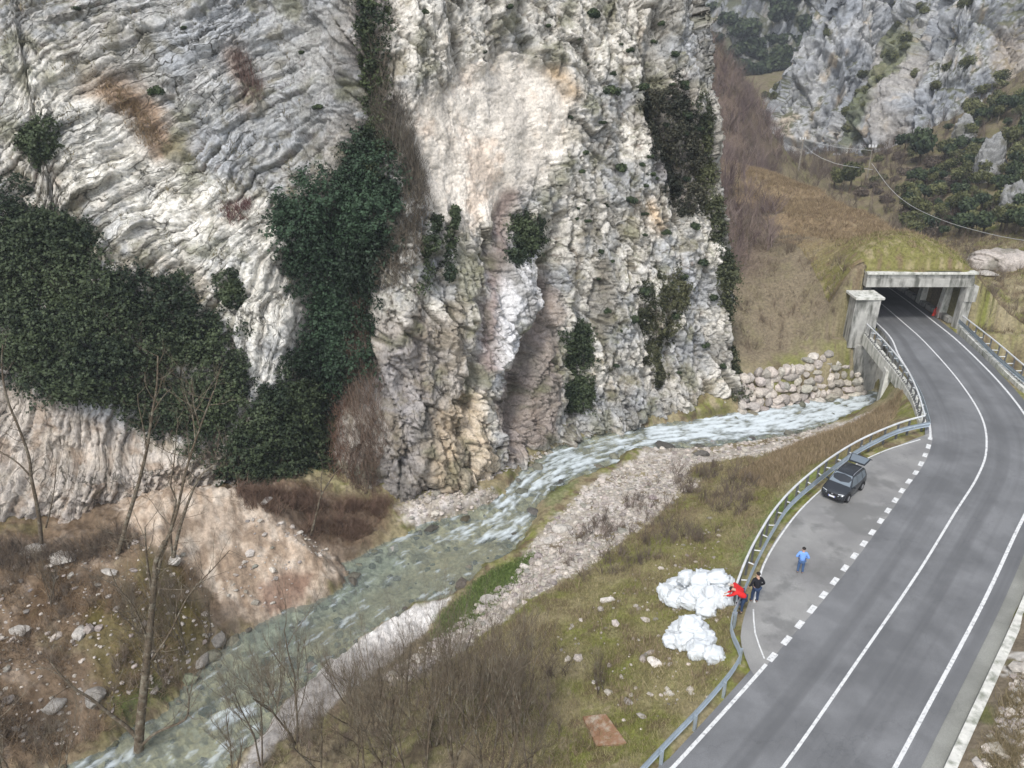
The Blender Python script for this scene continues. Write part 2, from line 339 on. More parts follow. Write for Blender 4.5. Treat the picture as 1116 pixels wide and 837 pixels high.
# gallery footprint stays at road level
sdg = polysd(GX, GY, [(34.6, 72.2), (45.0, 72.2), (45.0, 132), (34.6, 132)])
GZ = np.where(sdg < 0, -.25, GZ)
def hz(x, y):                                # height of the built sheet at a plan point
    r = np.hypot(x, y); t = np.arctan2(x, y)
    a = np.clip(np.log(r/9)/math.log(420/9)*(NRr-1), 0, NRr-1.001); b = np.clip((t+math.radians(58))/math.radians(116)*(NT-1), 0, NT-1.001)
    i = np.asarray(a).astype(int); j = np.asarray(b).astype(int); fa = a-i; fb = b-j
    return (GZ[i, j]*(1-fa)*(1-fb)+GZ[i+1, j]*fa*(1-fb)+GZ[i, j+1]*(1-fa)*fb+GZ[i+1, j+1]*fa*fb)
def ter(px, py, r0=14, r1=380):              # first ground point along a survey ray
    d = ray(px, py); s = np.exp(np.linspace(math.log(r0), math.log(r1), 1500)); P = np.array([0, 0, CAMH])+d*s[:, None]
    b = P[:, 2] < hz(P[:, 0], P[:, 1])
    i = int(np.argmax(b)) if b.any() else len(s)-1
    return P[i]
def tpoly(pts): return np.array([ter(x, y)[:2] for x, y in pts])
def tmask(pts, soft=.6, amp=.6): return sstep(soft, -soft, polysd(GX, GY, tpoly(pts)) + amp*n_mid + amp*.8*n_s+amp*.6*n_big)
# ---------------------------------------------------------------- ground colours
def rgb(*c): return np.array(c, float)
def mixc(C, col, m): return C*(1-m[..., None]) + col*m[..., None]
nA = fbm(P3, 3.2, 5, 11); nB = fbm(P3, .9, 4, 12); nC = fbm(P3, 9, 4, 13)
C = np.ones(GX.shape+(3,))*rgb(.27, .23, .135)
C = mixc(C, rgb(.19, .20, .055), sstep(-.15, .25, nA+.3*nB))
C = mixc(C, rgb(.33, .28, .18), sstep(.1, .4, nB+.4*nC))
C = mixc(C, rgb(.14, .10, .065), sstep(.05, .35, -nB+.3*nA)*.8)
lb = (GX < -2) & (GY < 60)
mLB = tmask([(-200, 560), (0, 560), (150, 530), (300, 520), (440, 545), (380, 640), (250, 700), (140, 800), (60, 850), (-200, 850)], 1, .5)
Cl = np.ones_like(C)*rgb(.25, .18, .12)
Cl = mixc(Cl, rgb(.36, .28, .21), sstep(0, .3, nB)); Cl = mixc(Cl, rgb(.13, .085, .05), sstep(0.02, .3, -nA+.3*nB)); Cl = mixc(Cl, rgb(.15, .13, .04), sstep(.15, .4, nC+.3*nB)*.7)
C = mixc(C, Cl*.74, mLB)
mA = m = tmask([(120, 545), (160, 528), (225, 527), (275, 550), (330, 580), (372, 606), (380, 625), (350, 650), (290, 682), (250, 665), (215, 615), (150, 590)], .4, .35)
C = mixc(C, rgb(.47, .375, .29), m); C = mixc(C, rgb(.27, .195, .135), m*sstep(.0, .25, nB+.5*nA)*.75); C = mixc(C, rgb(.62, .54, .45), m*sstep(.1, .3, -nB)*.6)
C = mixc(C, rgb(.12, .085, .06), tmask([(240, 530), (330, 540), (420, 545), (395, 585), (350, 592), (300, 565)], .6, .5)*.85)
C = mixc(C, rgb(.2, .12, .085), tmask([(285, 640), (310, 622), (345, 625), (330, 650), (290, 668)], .3, .3)*.8)
gravel = [[(690, 500), (770, 495), (740, 530), (690, 560), (640, 590), (600, 620), (575, 640), (560, 625), (580, 590), (612, 560), (640, 530)],
          [(770, 520), (700, 575), (640, 620), (560, 665), (490, 720), (440, 745), (420, 740), (480, 690), (530, 650), (590, 610), (650, 580), (720, 530)],
          [(700, 478), (800, 478), (880, 462), (950, 448), (900, 475), (840, 495), (760, 505), (700, 500)],
          [(430, 555), (470, 540), (540, 535), (545, 548), (500, 565), (450, 572)]]
for g in gravel:
    m = tmask(g, .5, .8); m = m*sstep(-.34, -.1, nA+.6*nB); C = mixc(C, rgb(.47, .42, .37), m*.85); C = mixc(C, rgb(.64, .59, .55), m*sstep(0, .2, nB))
m = tmask([(492, 650), (468, 684), (425, 722), (370, 765), (300, 812), (275, 850), (255, 850), (285, 800), (312, 763), (352, 727), (402, 690), (450, 660)], .3, .25)
C = mixc(C, rgb(.72, .69, .66), m)
grn = [[(585, 600), (560, 640), (500, 690), (470, 700), (480, 670), (530, 625)], [(690, 470), (650, 510), (600, 560), (590, 540), (640, 520)], [(120, 770), (180, 745), (175, 765), (140, 785)]]
for g, a in zip(grn, (1, .6, .7)): C = mixc(C, rgb(.11, .165, .05), tmask(g, .4, .9)*a*.85)
C = mixc(C, rgb(.2, .21, .06), tmask([(640, 640), (760, 560), (830, 540), (800, 640), (780, 760), (690, 760), (600, 700)], 1.5, 1)*.45)
C = mixc(C, rgb(.12, .2, .05), tmask([(800, 590), (850, 540), (900, 505), (830, 600), (805, 640)], .8, .8)*.5)
C = mixc(C, rgb(.13, .10, .075), tmask([(280, 780), (400, 700), (480, 680), (600, 700), (600, 850), (260, 850)], 1.5, 1)*.6)
# middle hill: dry tan slope, purple scrub behind
C = mixc(C, rgb(.215, .175, .125), tmask([(800, 400), (940, 380), (930, 300), (1050, 290), (900, 200), (780, 200), (780, 400)], 2, 1)*.8)
C = mixc(C, rgb(.17, .12, .105), tmask([(730, 0), (800, 60), (845, 190), (820, 300), (780, 300), (740, 100)], 3, 1)*.85)
C = mixc(C, rgb(.62, .56, .48), sstep(.35, .5, nB+.2*n_s)*tmask([(800, 190), (850, 200), (830, 240), (800, 220)], 2, 1))
C = mixc(C, rgb(.15, .12, .085), sstep(0, 1, (GY-120)/20)*.5*(GX > 44))
GZ += mA*(.75*np.minimum(billow(P3*np.array([1, .6, 1]), 2.2, 4, 5), .5)-.2+.10*n_s)
# right verge: stony
mR = ((sdp > 0) & (GX > np.interp(GY, Re[:, 1], Re[:, 0])) & (GY < 48)).astype(float)
C = mixc(C, rgb(.19, .155, .11), mR); C = mixc(C, rgb(.5, .47, .43), mR*sstep(.18, .3, nB+.3*nA)); C = mixc(C, rgb(.13, .14, .045), mR*sstep(.1, .3, nA-.2*nB)*.8)
# river bed: cobbles, ochre in the shallows
wet = sstep(.05, -.2, sdn)
F1, F2, cid = worley2(GX*3.4+1.2*n_s, GY*3.4-1.2*n_s, 3); cid = cid.reshape(GX.shape)
bc = mixc(np.ones_like(C)*rgb(.34, .35, .28), rgb(.47, .40, .26), sstep(-.1, .35, nC+.3*nA+.25)); bc = mixc(bc, rgb(.05, .055, .04), (cid > .72)*.5); bc = mixc(bc, rgb(.50, .48, .40), (cid < .16)*.5); bc = bc*(1+.8*nB[..., None]+.5*n_s[..., None])
C = mixc(C, bc, wet); C = mixc(C, rgb(.38, .30, .17), wet*tmask([(330, 720), (400, 680), (490, 650), (560, 600), (520, 590), (440, 625), (340, 690)], .8, .5)*.6)
C = mixc(C, rgb(.08, .065, .05), sstep(.6, 0, np.abs(sdn-.3))*(1-wet)*sstep(-.2, .3, nA)*.6)
ground = mesh('ground', np.stack([GX, GY, GZ], -1).reshape(-1, 3), gridfaces(NRr, NT)[:, ::-1], MAT['soil'], col=C.reshape(-1, 3), smooth=True, kind='structure')
# ---------------------------------------------------------------- water
wx = np.linspace(-42, 52, 760); wy = np.linspace(12, 76, 560)
WX, WY = np.meshgrid(wx, wy, indexing='ij')
sdw = polysd(WX, WY, riverpoly)
S = np.zeros(WX.shape); T = np.zeros(WX.shape); best = np.full(WX.shape, 1e9); acc = 0.
for i in range(len(flow)-1):
    a = flow[i, :2]; b = flow[i+1, :2]; e = b-a; L = np.linalg.norm(e)
    t = np.clip(((WX-a[0])*e[0]+(WY-a[1])*e[1])/L/L, 0, 1); dx = WX-a[0]-t*e[0]; dy = WY-a[1]-t*e[1]; d = np.hypot(dx, dy)
    m = d < best; best = np.where(m, d, best); S = np.where(m, acc+t*L, S); T = np.where(m, (dx*e[1]-dy*e[0])/L, T); acc += L
ppx, ppy = 0, 0
def wm(pts, soft, amp=.6):
    return sstep(soft, -soft, polysd(WX, WY, np.array(rv(pts))[:, :2])+amp*fbm(np.stack([WX, WY, WX*0], -1), 1.5, 3, 31))
fp = np.stack([S/1.6, T/.5, T*0], -1); f1 = fbm(fp, 1., 4, 21); f2 = fbm(np.stack([S/.5, T/.22, T*0], -1), 1, 3, 22)
st2 = fbm(np.stack([S/4., T/1.1, T*0], -1), 1., 3, 25)
foam = np.zeros(WX.shape)
zones = [([(700, 466), (830, 445), (955, 428), (950, 446), (890, 466), (800, 480), (700, 486)], .9, 1.05), ([(600, 490), (700, 466), (720, 488), (650, 512), (590, 540), (540, 560), (530, 545), (560, 520)], .8, .78),
         ([(480, 580), (560, 545), (580, 560), (560, 590), (500, 600)], .7, .66), ([(30, 845), (60, 832), (140, 815), (150, 845)], .5, .8), ([(220, 790), (240, 772), (285, 768), (280, 792), (240, 802)], .3, .72), ([(300, 700), (345, 675), (400, 640), (440, 615), (460, 620), (400, 665), (330, 705)], .5, .42), ([(190, 780), (225, 760), (230, 770), (200, 792)], .3, .5)]
for z_, s_, a_ in zones: foam = np.maximum(foam, wm(z_, s_)*a_)
foamv = np.clip(sstep(.45, 1.25, foam*1.0 + .95*f1 + .5*f2 + .3*st2), 0, 1)*sstep(0, .3, foam)
foamv = np.maximum(foamv*.93, sstep(.18, .6, f1+.5*f2+.35*st2)*.5)
WZ = zw(WY) + .09*f1*(.35+1.6*foam) + .03*f2*(.4+foam*1.5) + .03*fbm(np.stack([WX, WY, WX*0], -1), .8, 2, 23)
ok = sdw < 1.2; idx = -np.ones(WX.size, int); use = ok.ravel(); idx[use] = np.arange(use.sum())
gf = gridfaces(760, 560); gf = gf[use[gf].all(1)]
wv = np.stack([WX, WY, WZ], -1).reshape(-1, 3)[use]
wmt = bpy.data.materials.new('river_water'); wmt.use_nodes = True; N = wmt.node_tree.nodes; L = wmt.node_tree.links; N.clear()
def nd(t, **k):
    n = N.new(t)
    for a, v in k.items(): setattr(n, a, v)
    return n
o_ = nd('ShaderNodeOutputMaterial'); tr = nd('ShaderNodeBsdfTransparent'); tr.inputs[0].default_value = (.83, .885, .845, 1)
di = nd('ShaderNodeBsdfDiffuse'); di.inputs[0].default_value = (.33, .375, .35, 1); gl = nd('ShaderNodeBsdfGlossy'); gl.inputs['Roughness'].default_value = .12
m1 = nd('ShaderNodeMixShader'); m1.inputs[0].default_value = .26; L.new(tr.outputs[0], m1.inputs[1]); L.new(di.outputs[0], m1.inputs[2])
fr = nd('ShaderNodeFresnel'); fr.inputs[0].default_value = 1.33; m2 = nd('ShaderNodeMixShader'); L.new(fr.outputs[0], m2.inputs[0]); L.new(m1.outputs[0], m2.inputs[1]); L.new(gl.outputs[0], m2.inputs[2])
fo = nd('ShaderNodeBsdfDiffuse'); fo.inputs[0].default_value = (.66, .72, .75, 1); at_ = nd('ShaderNodeAttribute'); at_.attribute_name = 'foam'
m3 = nd('ShaderNodeMixShader'); L.new(at_.outputs['Fac'], m3.inputs[0]); L.new(m2.outputs[0], m3.inputs[1]); L.new(fo.outputs[0], m3.inputs[2]); L.new(m3.outputs[0], o_.inputs[0])
tcw = nd('ShaderNodeTexCoord'); nn = nd('ShaderNodeTexNoise'); nn.inputs['Scale'].default_value = 3.5; nn.inputs['Detail'].default_value = 5; L.new(tcw.outputs['Object'], nn.inputs['Vector'])
bp = nd('ShaderNodeBump'); bp.inputs['Strength'].default_value = .5; bp.inputs['Distance'].default_value = .1; L.new(nn.outputs['Fac'], bp.inputs['Height'])
for n_ in (gl, di, fo): L.new(bp.outputs[0], n_.inputs['Normal'])
L.new(bp.outputs[0], fr.inputs['Normal'])
water = mesh('river_water', wv, idx[gf], wmt, smooth=True, fattr={'foam': foamv.ravel()[use]}, kind='structure')
# ---------------------------------------------------------------- cliffs: sheets that stand on a plan line and lean back
class Curtain:
    def __init__(s, base, z0, z1, nu, nv, lean, bulge=None):
        B = resample(catmull(np.asarray(base, float)[:, :2], 1.), nu); k = max(3, nu//60)
        for _ in range(3):
            Bp = np.pad(B, ((k, k), (0, 0)), 'edge'); B2 = np.stack([np.convolve(Bp[:, i], np.ones(2*k+1)/(2*k+1), 'valid') for i in (0, 1)], 1); B2[0] = B[0]; B2[-1] = B[-1]; B = B2
        Tn = np.gradient(B, axis=0); Tn /= np.linalg.norm(Tn, axis=1)[:, None]
        s.n = np.stack([Tn[:, 1], -Tn[:, 0]], 1)
        us = np.r_[0, np.cumsum(np.linalg.norm(np.diff(B, axis=0), axis=1))]
        s.U, s.H = np.meshgrid(us, np.linspace(z0, z1, nv), indexing='ij')
        u01 = s.U/us[-1]; ln = lean(s.U, s.H)         # setback in metres
        X = B[:, 0:1]-s.n[:, 0:1]*ln; Y = B[:, 1:2]-s.n[:, 1:2]*ln
        s.P = np.stack([X, Y, s.H], -1); s.nu, s.nv = nu, nv
        du = np.gradient(s.P, axis=0); dv = np.gradient(s.P, axis=1); N = np.cross(du, dv); N /= np.linalg.norm(N, axis=-1)[..., None]+1e-9
        s.N = N; 
        if (s.N[..., 0]*s.n[:, 0:1]+s.N[..., 1]*s.n[:, 1:2]).mean() < 0: s.N = -s.N
        st_ = (max(1, nu//220), max(1, nv//220)); s.Ps = s.P[::st_[0], ::st_[1]]; s.Us = s.U[::st_[0], ::st_[1]]; s.Hs = s.H[::st_[0], ::st_[1]]
        s.pxs, s.pys = proj(s.Ps); vis = (s.N[::st_[0], ::st_[1]]*(np.array([0, 0, CAMH])-s.Ps)).sum(-1) > 0
        s.pen = np.where(vis, 0, 1e6)
    def uh(s, px, py):
        d = (s.pxs-px)**2+(s.pys-py)**2+s.pen; i = np.unravel_index(np.argmin(d), d.shape); return s.Us[i], s.Hs[i]
    def m(s, pts, soft=.6, nz=0.):
        return sstep(soft, -soft, polysd(s.U, s.H, [s.uh(*p) for p in pts])+nz)
    def groove(s, pts, r, nz=0.):
        d = linedist(s.U, s.H, [s.uh(*p) for p in pts])+nz; return np.exp(-(d/r)**2)
    def finish(s, D): s.D = D; s.Q = s.P+s.N*D[..., None]; return s
    def normals(s):
        du = np.gradient(s.Q, axis=0); dv = np.gradient(s.Q, axis=1); N = np.cross(du, dv); N /= np.linalg.norm(N, axis=-1)[..., None]+1e-9
        return N*np.sign((N*s.N).sum(-1))[..., None]
def w2(px, py, z): return at(px, py, z)[:2]
baseA = [w2(-330, 720, -4), w2(-150, 640, -4), w2(0, 592, -3.5), w2(110, 572, -3), w2(220, 540, -3), w2(300, 532, -3.4), w2(350, 533, -4.2), w2(390, 540, -5.4), w2(430, 546, -6.5), w2(482, 530, -6.5), w2(540, 510, -6.2),
         w2(600, 480, -6.2), w2(650, 465, -6.2), w2(700, 458, -6.1), w2(760, 449, -6.1), w2(797, 441, -6), (22.6, 71), (21.8, 76), (17, 86), (6, 100), (-10, 112)]
pr = catmull(np.array(baseA), 1.); uA = lambda px, py, z: None
Ltot = plen(pr)
iB = np.argmin(np.linalg.norm(pr-np.array(w2(400, 541, -5.6)), axis=1)); uB = plen(pr[:iB+1])
def leanA(U, H):
    h = H+6; wB = sstep(uB-4, uB+5, U)
    a = .40*h + .0*h; b = .17*h+.0008*h*h
    # the lower left outcrop juts out under an ivy ledge
    o = sstep(uB-7, uB-12, U); led = o*(2.6*sstep(5.2, 6.6, h)-.20*np.clip(h, 0, 6))
    e = -1.5*np.exp(-((h-1)/2.5)**2)*wB
    return a*(1-wB)+b*wB+led+e*.5
print('cliff length', Ltot, 'uB', uB)
c1 = Curtain(baseA, -9, 50, 1120, 620, leanA)
P = c1.P; U, H = c1.U, c1.H
wB = sstep(uB-3, uB+3, U); wA = 1-wB
q = P.copy(); q[..., 2] *= .55                       # vertical ribs on the river wall
n1 = fbm(P, 14, 4, 1); n2 = fbm(q, 5, 4, 2); n3 = fbm(P, 1.4, 4, 3); n4 = fbm(P, .45, 3, 4)
cr1 = billow(q, 4.5, 4, 5); cr2 = billow(P, 1.3, 3, 6)
q2 = P.copy(); q2[..., 2] *= .22; ribs = billow(q2, 2.2, 3, 8)
D = 2.2*n1+1.3*n2
Db = D + .9*np.minimum(cr1, .35) - .6*np.minimum(cr2, .4) - 1.2*np.minimum(ribs, .4) + .6*np.minimum(billow(q2, 3.7, 3, 18), .4)+.3 + .2*n3 + .14*n4
# angular fractured blocks on the river wall
wq = n3*.6
F1, F2, cb = worley2(U*.55+wq+.25*H, H*.3-wq, 1); F1 = F1.reshape(U.shape); F2 = F2.reshape(U.shape); cb = cb.reshape(U.shape)
Db += .55*(cb-.5) - .45*sstep(.12, 0, F2-F1)
F1, F2, cb2 = worley2(U*1.5+wq*2, H*1.0-wq, 2); fb2 = (F2-F1).reshape(U.shape); cb2 = cb2.reshape(U.shape); Db += .22*(cb2-.5)-.22*sstep(.12, 0, fb2)
# bedding of the folded left wall: tilted slabs split by joints
ang = np.radians(28+22*sstep(8, 26, uB-U)*0+34*sstep(22, 9, H)*sstep(0, 10, uB-U)); al = math.radians(33); wv_ = fbm(P, 9, 3, 77)
Uc = U-(uB-9); Hc = H-13; al = np.radians(36+24*sstep(15, 3, H)-6*sstep(20, 30, H))   # beds steepen below the fold
sv = Hc*np.cos(al)-Uc*np.sin(al)+.25*n3+1.3*wv_; tv = Uc*np.cos(al)+Hc*np.sin(al)
F1, F2, ca = worley2(tv*.42+.4*n3, sv*1.25, 4); fa = (F2-F1).reshape(U.shape); ca = ca.reshape(U.shape)
F1, F2, ca2 = worley2(tv*1.1, sv*2.6+.3*n4, 9); fa2 = (F2-F1).reshape(U.shape); ca2 = ca2.reshape(U.shape)
n5 = fbm(P, 3., 3, 61); svb = sv+.07*n4+.16*n3+.32*n5; svb = svb+.45*perlin(np.stack([svb*.8, svb*0+3.3, svb*0+.7], -1))+.2*perlin(np.stack([svb*2.1, svb*0+1.3, svb*0+.2], -1)); lm = .5+.5*sstep(-.3, .15, fbm(P, 4.5, 3, 62)); lm2 = sstep(-.25, .2, fbm(P, 2.2, 3, 63))
be1, bj1, bc1, br1 = bricks(tv+.2*n3, svb, 2.4, .95, 1); be2, bj2, bc2, br2 = bricks(tv+.1*n3, svb, 1.1, .42, 2)
lay = (sv*.42+.25*n2); saw = lay-np.floor(lay)
Da = D*.8 + .30*(ca-.5) - .16*sstep(.09, 0, fa) + lm*(.42*bc1 + .26*br1 - .34*sstep(.12, 0, be1) - .24*sstep(.10, 0, bj1)) + lm2*(.16*bc2 + .10*br2 - .16*sstep(.08, 0, be2) - .08*sstep(.08, 0, bj2)) + .14*(ca2-.5) - .10*sstep(.08, 0, fa2) + .18*n3 + .12*n4
Dd = Da*wA+Db*wB
nz = .9*n3+1.2*n2
gul = c1.groove([(402, -60), (398, 60), (400, 130), (385, 210), (372, 300), (362, 400), (350, 500), (345, 560)], 2.1, nz*.5)
Dd -= 3.2*gul
Dd -= 1.6*c1.groove([(560, 215), (530, 300), (520, 380), (500, 470)], .9, nz*.3)
Dd -= 1.9*c1.groove([(610, 250), (595, 330), (575, 400), (560, 480)], 1.1, nz*.3)
Dd -= 1.5*c1.groove([(640, 330), (632, 400), (628, 450)], 1.1, nz*.3)
Dd -= 1.4*c1.groove([(722, 20), (710, 120), (735, 200), (742, 300), (728, 420)], .9, nz*.3)
Dd -= .8*c1.groove([(478, 230), (470, 320), (440, 420)], .7, nz*.3)
Dd += 1.6*c1.m([(555, 290), (600, 270), (588, 330), (560, 380), (535, 400)], .7, nz*.4)
Dd += 1.5*c1.m([(430, 330), (530, 340), (540, 430), (520, 530), (430, 540), (415, 440)], 2.0, nz)
scar = c1.m([(455, 100), (500, 80), (570, 60), (620, 90), (625, 160), (590, 200), (555, 235), (500, 262), (465, 215), (450, 160)], 1.2, nz*.7)
Dd = Dd*(1-scar*.75)+scar*.75*(D*.6+.12*n3-.5)
# out of frame behind: settle
fe, fr_, ftl = facet(tv*.34+.25*n3, sv*.85, 14); Dd += wA*(.42*ftl+.22*fr_)*(1-scar)
ge, gr_, gtl = facet(U*.50+.15*n3+.1*H, H*.17, 15); ge2, gr2, gtl2 = facet(U*1.25+.3*n3, H*.5, 16); Dd += wB*(1.0*gtl+.5*gr_-.35*sstep(.08, 0, ge)+.26*gtl2+.12*gr2)*(1-.85*scar)
c1.finish(Dd)
Nn = c1.normals()
# ---- colours
def C3(*c): return np.ones(U.shape+(3,))*np.array(c)
k1 = fbm(P, 5, 5, 41); k2 = fbm(P, 1.1, 4, 42); k3 = fbm(q2, 1.6, 4, 43)
pale = C3(.60, .565, .51); grey = C3(.34, .34, .335); warm = C3(.52, .40, .27); brown = C3(.20, .15, .12); dark = C3(.10, .095, .085); moss = C3(.11, .12, .06)
c_ = mixc(grey, pale, sstep(-.25, .3, k1+.6*k2+.15))
c_ = mixc(c_, C3(.42, .43, .46), sstep(.05, .4, -k1+.3*k2)*.6)
c_ = mixc(c_, warm, sstep(.26, .5, k1*.5+k3+.2*n4)*.38)
c_ = mixc(c_, dark, sstep(.12, .42, k3-.2*k1+.3*k2)*.45*wB)
crev = np.where(wB > .5, np.maximum(sstep(.10, .02, fb2), sstep(.07, 0, cr2)), np.maximum(sstep(.13, .02, be1)*lm, np.maximum(.8*lm2*sstep(.09, .01, be2), np.maximum(.7*sstep(.10, 0, bj1)*lm, .7*sstep(.10, 0, fa)))))
c_ = mixc(c_, mixc(C3(.13, .12, .08), brown, sstep(-.1, .2, k2)), crev*np.where(wA > .5, .45+.55*sstep(-.35, .1, n3+.3*k1), sstep(-.35, .2, n3+.3*k1)*.75))
ledge = sstep(.25, .6, Nn[..., 2]-.15)*sstep(-.15, .25, k2+.3*n4)
c_ = mixc(c_, moss*.9, ledge*.6)
c_ = mixc(c_, C3(.17, .145, .075), sstep(.2, .4, fbm(P, 2.6, 4, 55)+.15*k2)*.55)
band = c1.m([(0, 70), (60, 80), (130, 120), (230, 190), (330, 250), (330, 330), (300, 440), (262, 420), (240, 310), (190, 300), (130, 250), (60, 170), (0, 130)], 1.2, nz)
c_ = mixc(c_, C3(.74, .71, .65), band*.75*sstep(-.4, .1, n3))
gt = c1.m([(130, -40), (390, -40), (385, 120), (310, 200), (240, 180), (170, 120), (110, 40)], 2, nz); c_ = mixc(c_, C3(.36, .37, .385), gt*.55)
c_ = mixc(c_, C3(.15, .135, .09), wA*sstep(.14, .34, fbm(P, 1.5, 4, 73)+.35*fbm(P, 6, 3, 74))*.6*(1-.6*band))
c_ = mixc(c_, C3(.66, .60, .53), scar*.85); c_ = mixc(c_, C3(.60, .47, .37), scar*sstep(0, .3, k1+.4*k2)*.6)
c_ = mixc(c_, C3(.66, .65, .66), c1.m([(535, 290), (600, 268), (590, 330), (560, 390), (535, 420), (520, 380)], .5, nz*.4)*.8)
c_ = mixc(c_, C3(.23, .17, .15), c1.groove([(565, 215), (545, 280), (530, 340), (525, 400)], .7, nz*.3)*.85)
c_ = mixc(c_, C3(.22, .165, .14), c1.m([(600, 290), (612, 340), (610, 420), (600, 480), (545, 510), (540, 440), (575, 380)], .6, nz*.6)*.7)
c_ = mixc(c_, C3(.24, .19, .16), c1.m([(415, 350), (500, 330), (520, 420), (470, 560), (380, 570), (370, 450)], 1.2, nz*1.2)*.5)
c_ = mixc(c_, C3(.56, .44, .30), c1.m([(470, 440), (520, 420), (540, 510), (470, 545), (455, 500)], .7, nz*.7)*.6)
c_ = mixc(c_, C3(.17, .13, .11), gul*sstep(-.3, .2, k2+.2)*.9)
c_ = mixc(c_, C3(.26, .16, .09), c1.groove([(120, 100), (160, 120), (185, 160)], .9, nz*.6)*.8)
c_ = mixc(c_, C3(.22, .15, .11), c1.groove([(250, 60), (275, 95), (270, 110)], .8, nz*.5)*.7)
c_ = mixc(c_, C3(.13, .10, .085), c1.m([(690, 110), (750, 90), (775, 200), (745, 230), (705, 190)], 1., nz)*.6)
c_ = mixc(c_, C3(.60, .42, .24), c1.groove([(600, 80), (625, 105)], .5, nz*.4)*.7); c_ = mixc(c_, C3(.58, .42, .26), c1.groove([(705, 225), (715, 245)], .7, nz*.4)*.7)
lowb = c1.m([(-100, 400), (20, 425), (110, 455), (190, 490), (240, 520), (200, 600), (-100, 700)], .8, nz*.5)
c_ = mixc(c_, C3(.44, .38, .33), lowb*.7); c_ = mixc(c_, C3(.30, .22, .16), lowb*sstep(.05, .3, k2)*.6)
c_ = c_*(1+.18*(ca-.5)*wA+.2*(cb-.5)*wB+.16*fr_*wA+.2*gr_*wB)[..., None]
dk = np.maximum(sstep(.05, .0, fe)*wA*.5, sstep(.07, 0, ge)*wB*(1-scar))*sstep(-.4, .1, k2+.3*k1); c_ = mixc(c_, C3(.10, .09, .065), dk*.85)
strk = fbm(q2, 2.6, 4, 71); c_ = mixc(c_, C3(.13, .12, .10), sstep(.06, .36, strk+.3*k2)*(.6*wB+.12*wA)*(1-.8*scar)); c_ = mixc(c_, C3(.15, .15, .085), sstep(.12, .4, fbm(P, 3.3, 5, 72)+.25*k2)*.6*(1-scar))
c_ = c_*np.array([1.13, 1.13, 1.125])
def crackmat(src, name):
    m = src.copy(); m.name = name; N = m.node_tree.nodes; L = m.node_tree.links; b = N['Principled BSDF']
    ax = N.new('ShaderNodeAttribute'); ax.attribute_name = 'bx'; ay = N.new('ShaderNodeAttribute'); ay.attribute_name = 'by'; cx = N.new('ShaderNodeCombineXYZ'); L.new(ax.outputs['Fac'], cx.inputs[0]); L.new(ay.outputs['Fac'], cx.inputs[1])
    tc = N.new('ShaderNodeTexCoord'); nn = N.new('ShaderNodeTexNoise'); nn.inputs['Scale'].default_value = 1.6; nn.inputs['Detail'].default_value = 4; L.new(tc.outputs['Object'], nn.inputs['Vector'])
    sc2 = N.new('ShaderNodeVectorMath'); sc2.operation = 'SCALE'; sc2.inputs['Scale'].default_value = .55; L.new(nn.outputs['Color'], sc2.inputs[0]); ad = N.new('ShaderNodeVectorMath'); L.new(cx.outputs[0], ad.inputs[0]); L.new(sc2.outputs[0], ad.inputs[1])
    gate = N.new('ShaderNodeTexNoise'); gate.inputs['Scale'].default_value = .35; gate.inputs['Detail'].default_value = 4; L.new(tc.outputs['Object'], gate.inputs['Vector']); gm = N.new('ShaderNodeMapRange'); gm.inputs[1].default_value = .38; gm.inputs[2].default_value = .6; gm.inputs[3].default_value = .25; L.new(gate.outputs['Fac'], gm.inputs[0]); ck = N.new('ShaderNodeAttribute'); ck.attribute_name = 'crk'; gmm = N.new('ShaderNodeMath'); gmm.operation = 'MULTIPLY'; L.new(gm.outputs[0], gmm.inputs[0]); L.new(ck.outputs['Fac'], gmm.inputs[1]); gm = gmm
    prev = b.inputs['Base Color'].links[0].from_socket; hs = None
    for s_, w_, k_ in ((1., .045, .9), (2.4, .05, .55)):
        v = N.new('ShaderNodeTexVoronoi'); v.voronoi_dimensions = '2D'; v.feature = 'DISTANCE_TO_EDGE'; v.inputs['Scale'].default_value = s_; L.new(ad.outputs[0], v.inputs['Vector'])
        r = N.new('ShaderNodeMapRange'); r.inputs[1].default_value = 0; r.inputs[2].default_value = w_; r.inputs[3].default_value = k_; r.inputs[4].default_value = 0; L.new(v.outputs['Distance'], r.inputs[0])
        mu = N.new('ShaderNodeMath'); mu.operation = 'MULTIPLY'; L.new(r.outputs[0], mu.inputs[0]); L.new(gm.outputs[0], mu.inputs[1])
        mx = N.new('ShaderNodeMix'); mx.data_type = 'RGBA'; L.new(mu.outputs[0], mx.inputs[0]); L.new(prev, mx.inputs[6]); mx.inputs[7].default_value = (.075, .07, .05, 1); prev = mx.outputs[2]
        bp = N.new('ShaderNodeBump'); bp.inputs['Strength'].default_value = .8; bp.inputs['Distance'].default_value = .15/s_; bp.invert = True; L.new(mu.outputs[0], bp.inputs['Height'])
        L.new(b.inputs['Normal'].links[0].from_socket, bp.inputs['Normal']); L.new(bp.outputs[0], b.inputs['Normal'])
    L.new(prev, b.inputs['Base Color']); return m
sc_s = 1-scar*.999
cliff = mesh('cliff', c1.Q.reshape(-1, 3), gridfaces(c1.nu, c1.nv), crackmat(MAT['rock'], 'cliff_limestone'), col=c_.reshape(-1, 3), smooth=True, kind='structure', fattr={'crk': ((1-scar)*(1-.45*wB)*1).ravel(), 'bx': (tv*.36*wA+U*1.15*wB).ravel(), 'by': (svb*1.8*wA+H*.6*wB).ravel()})
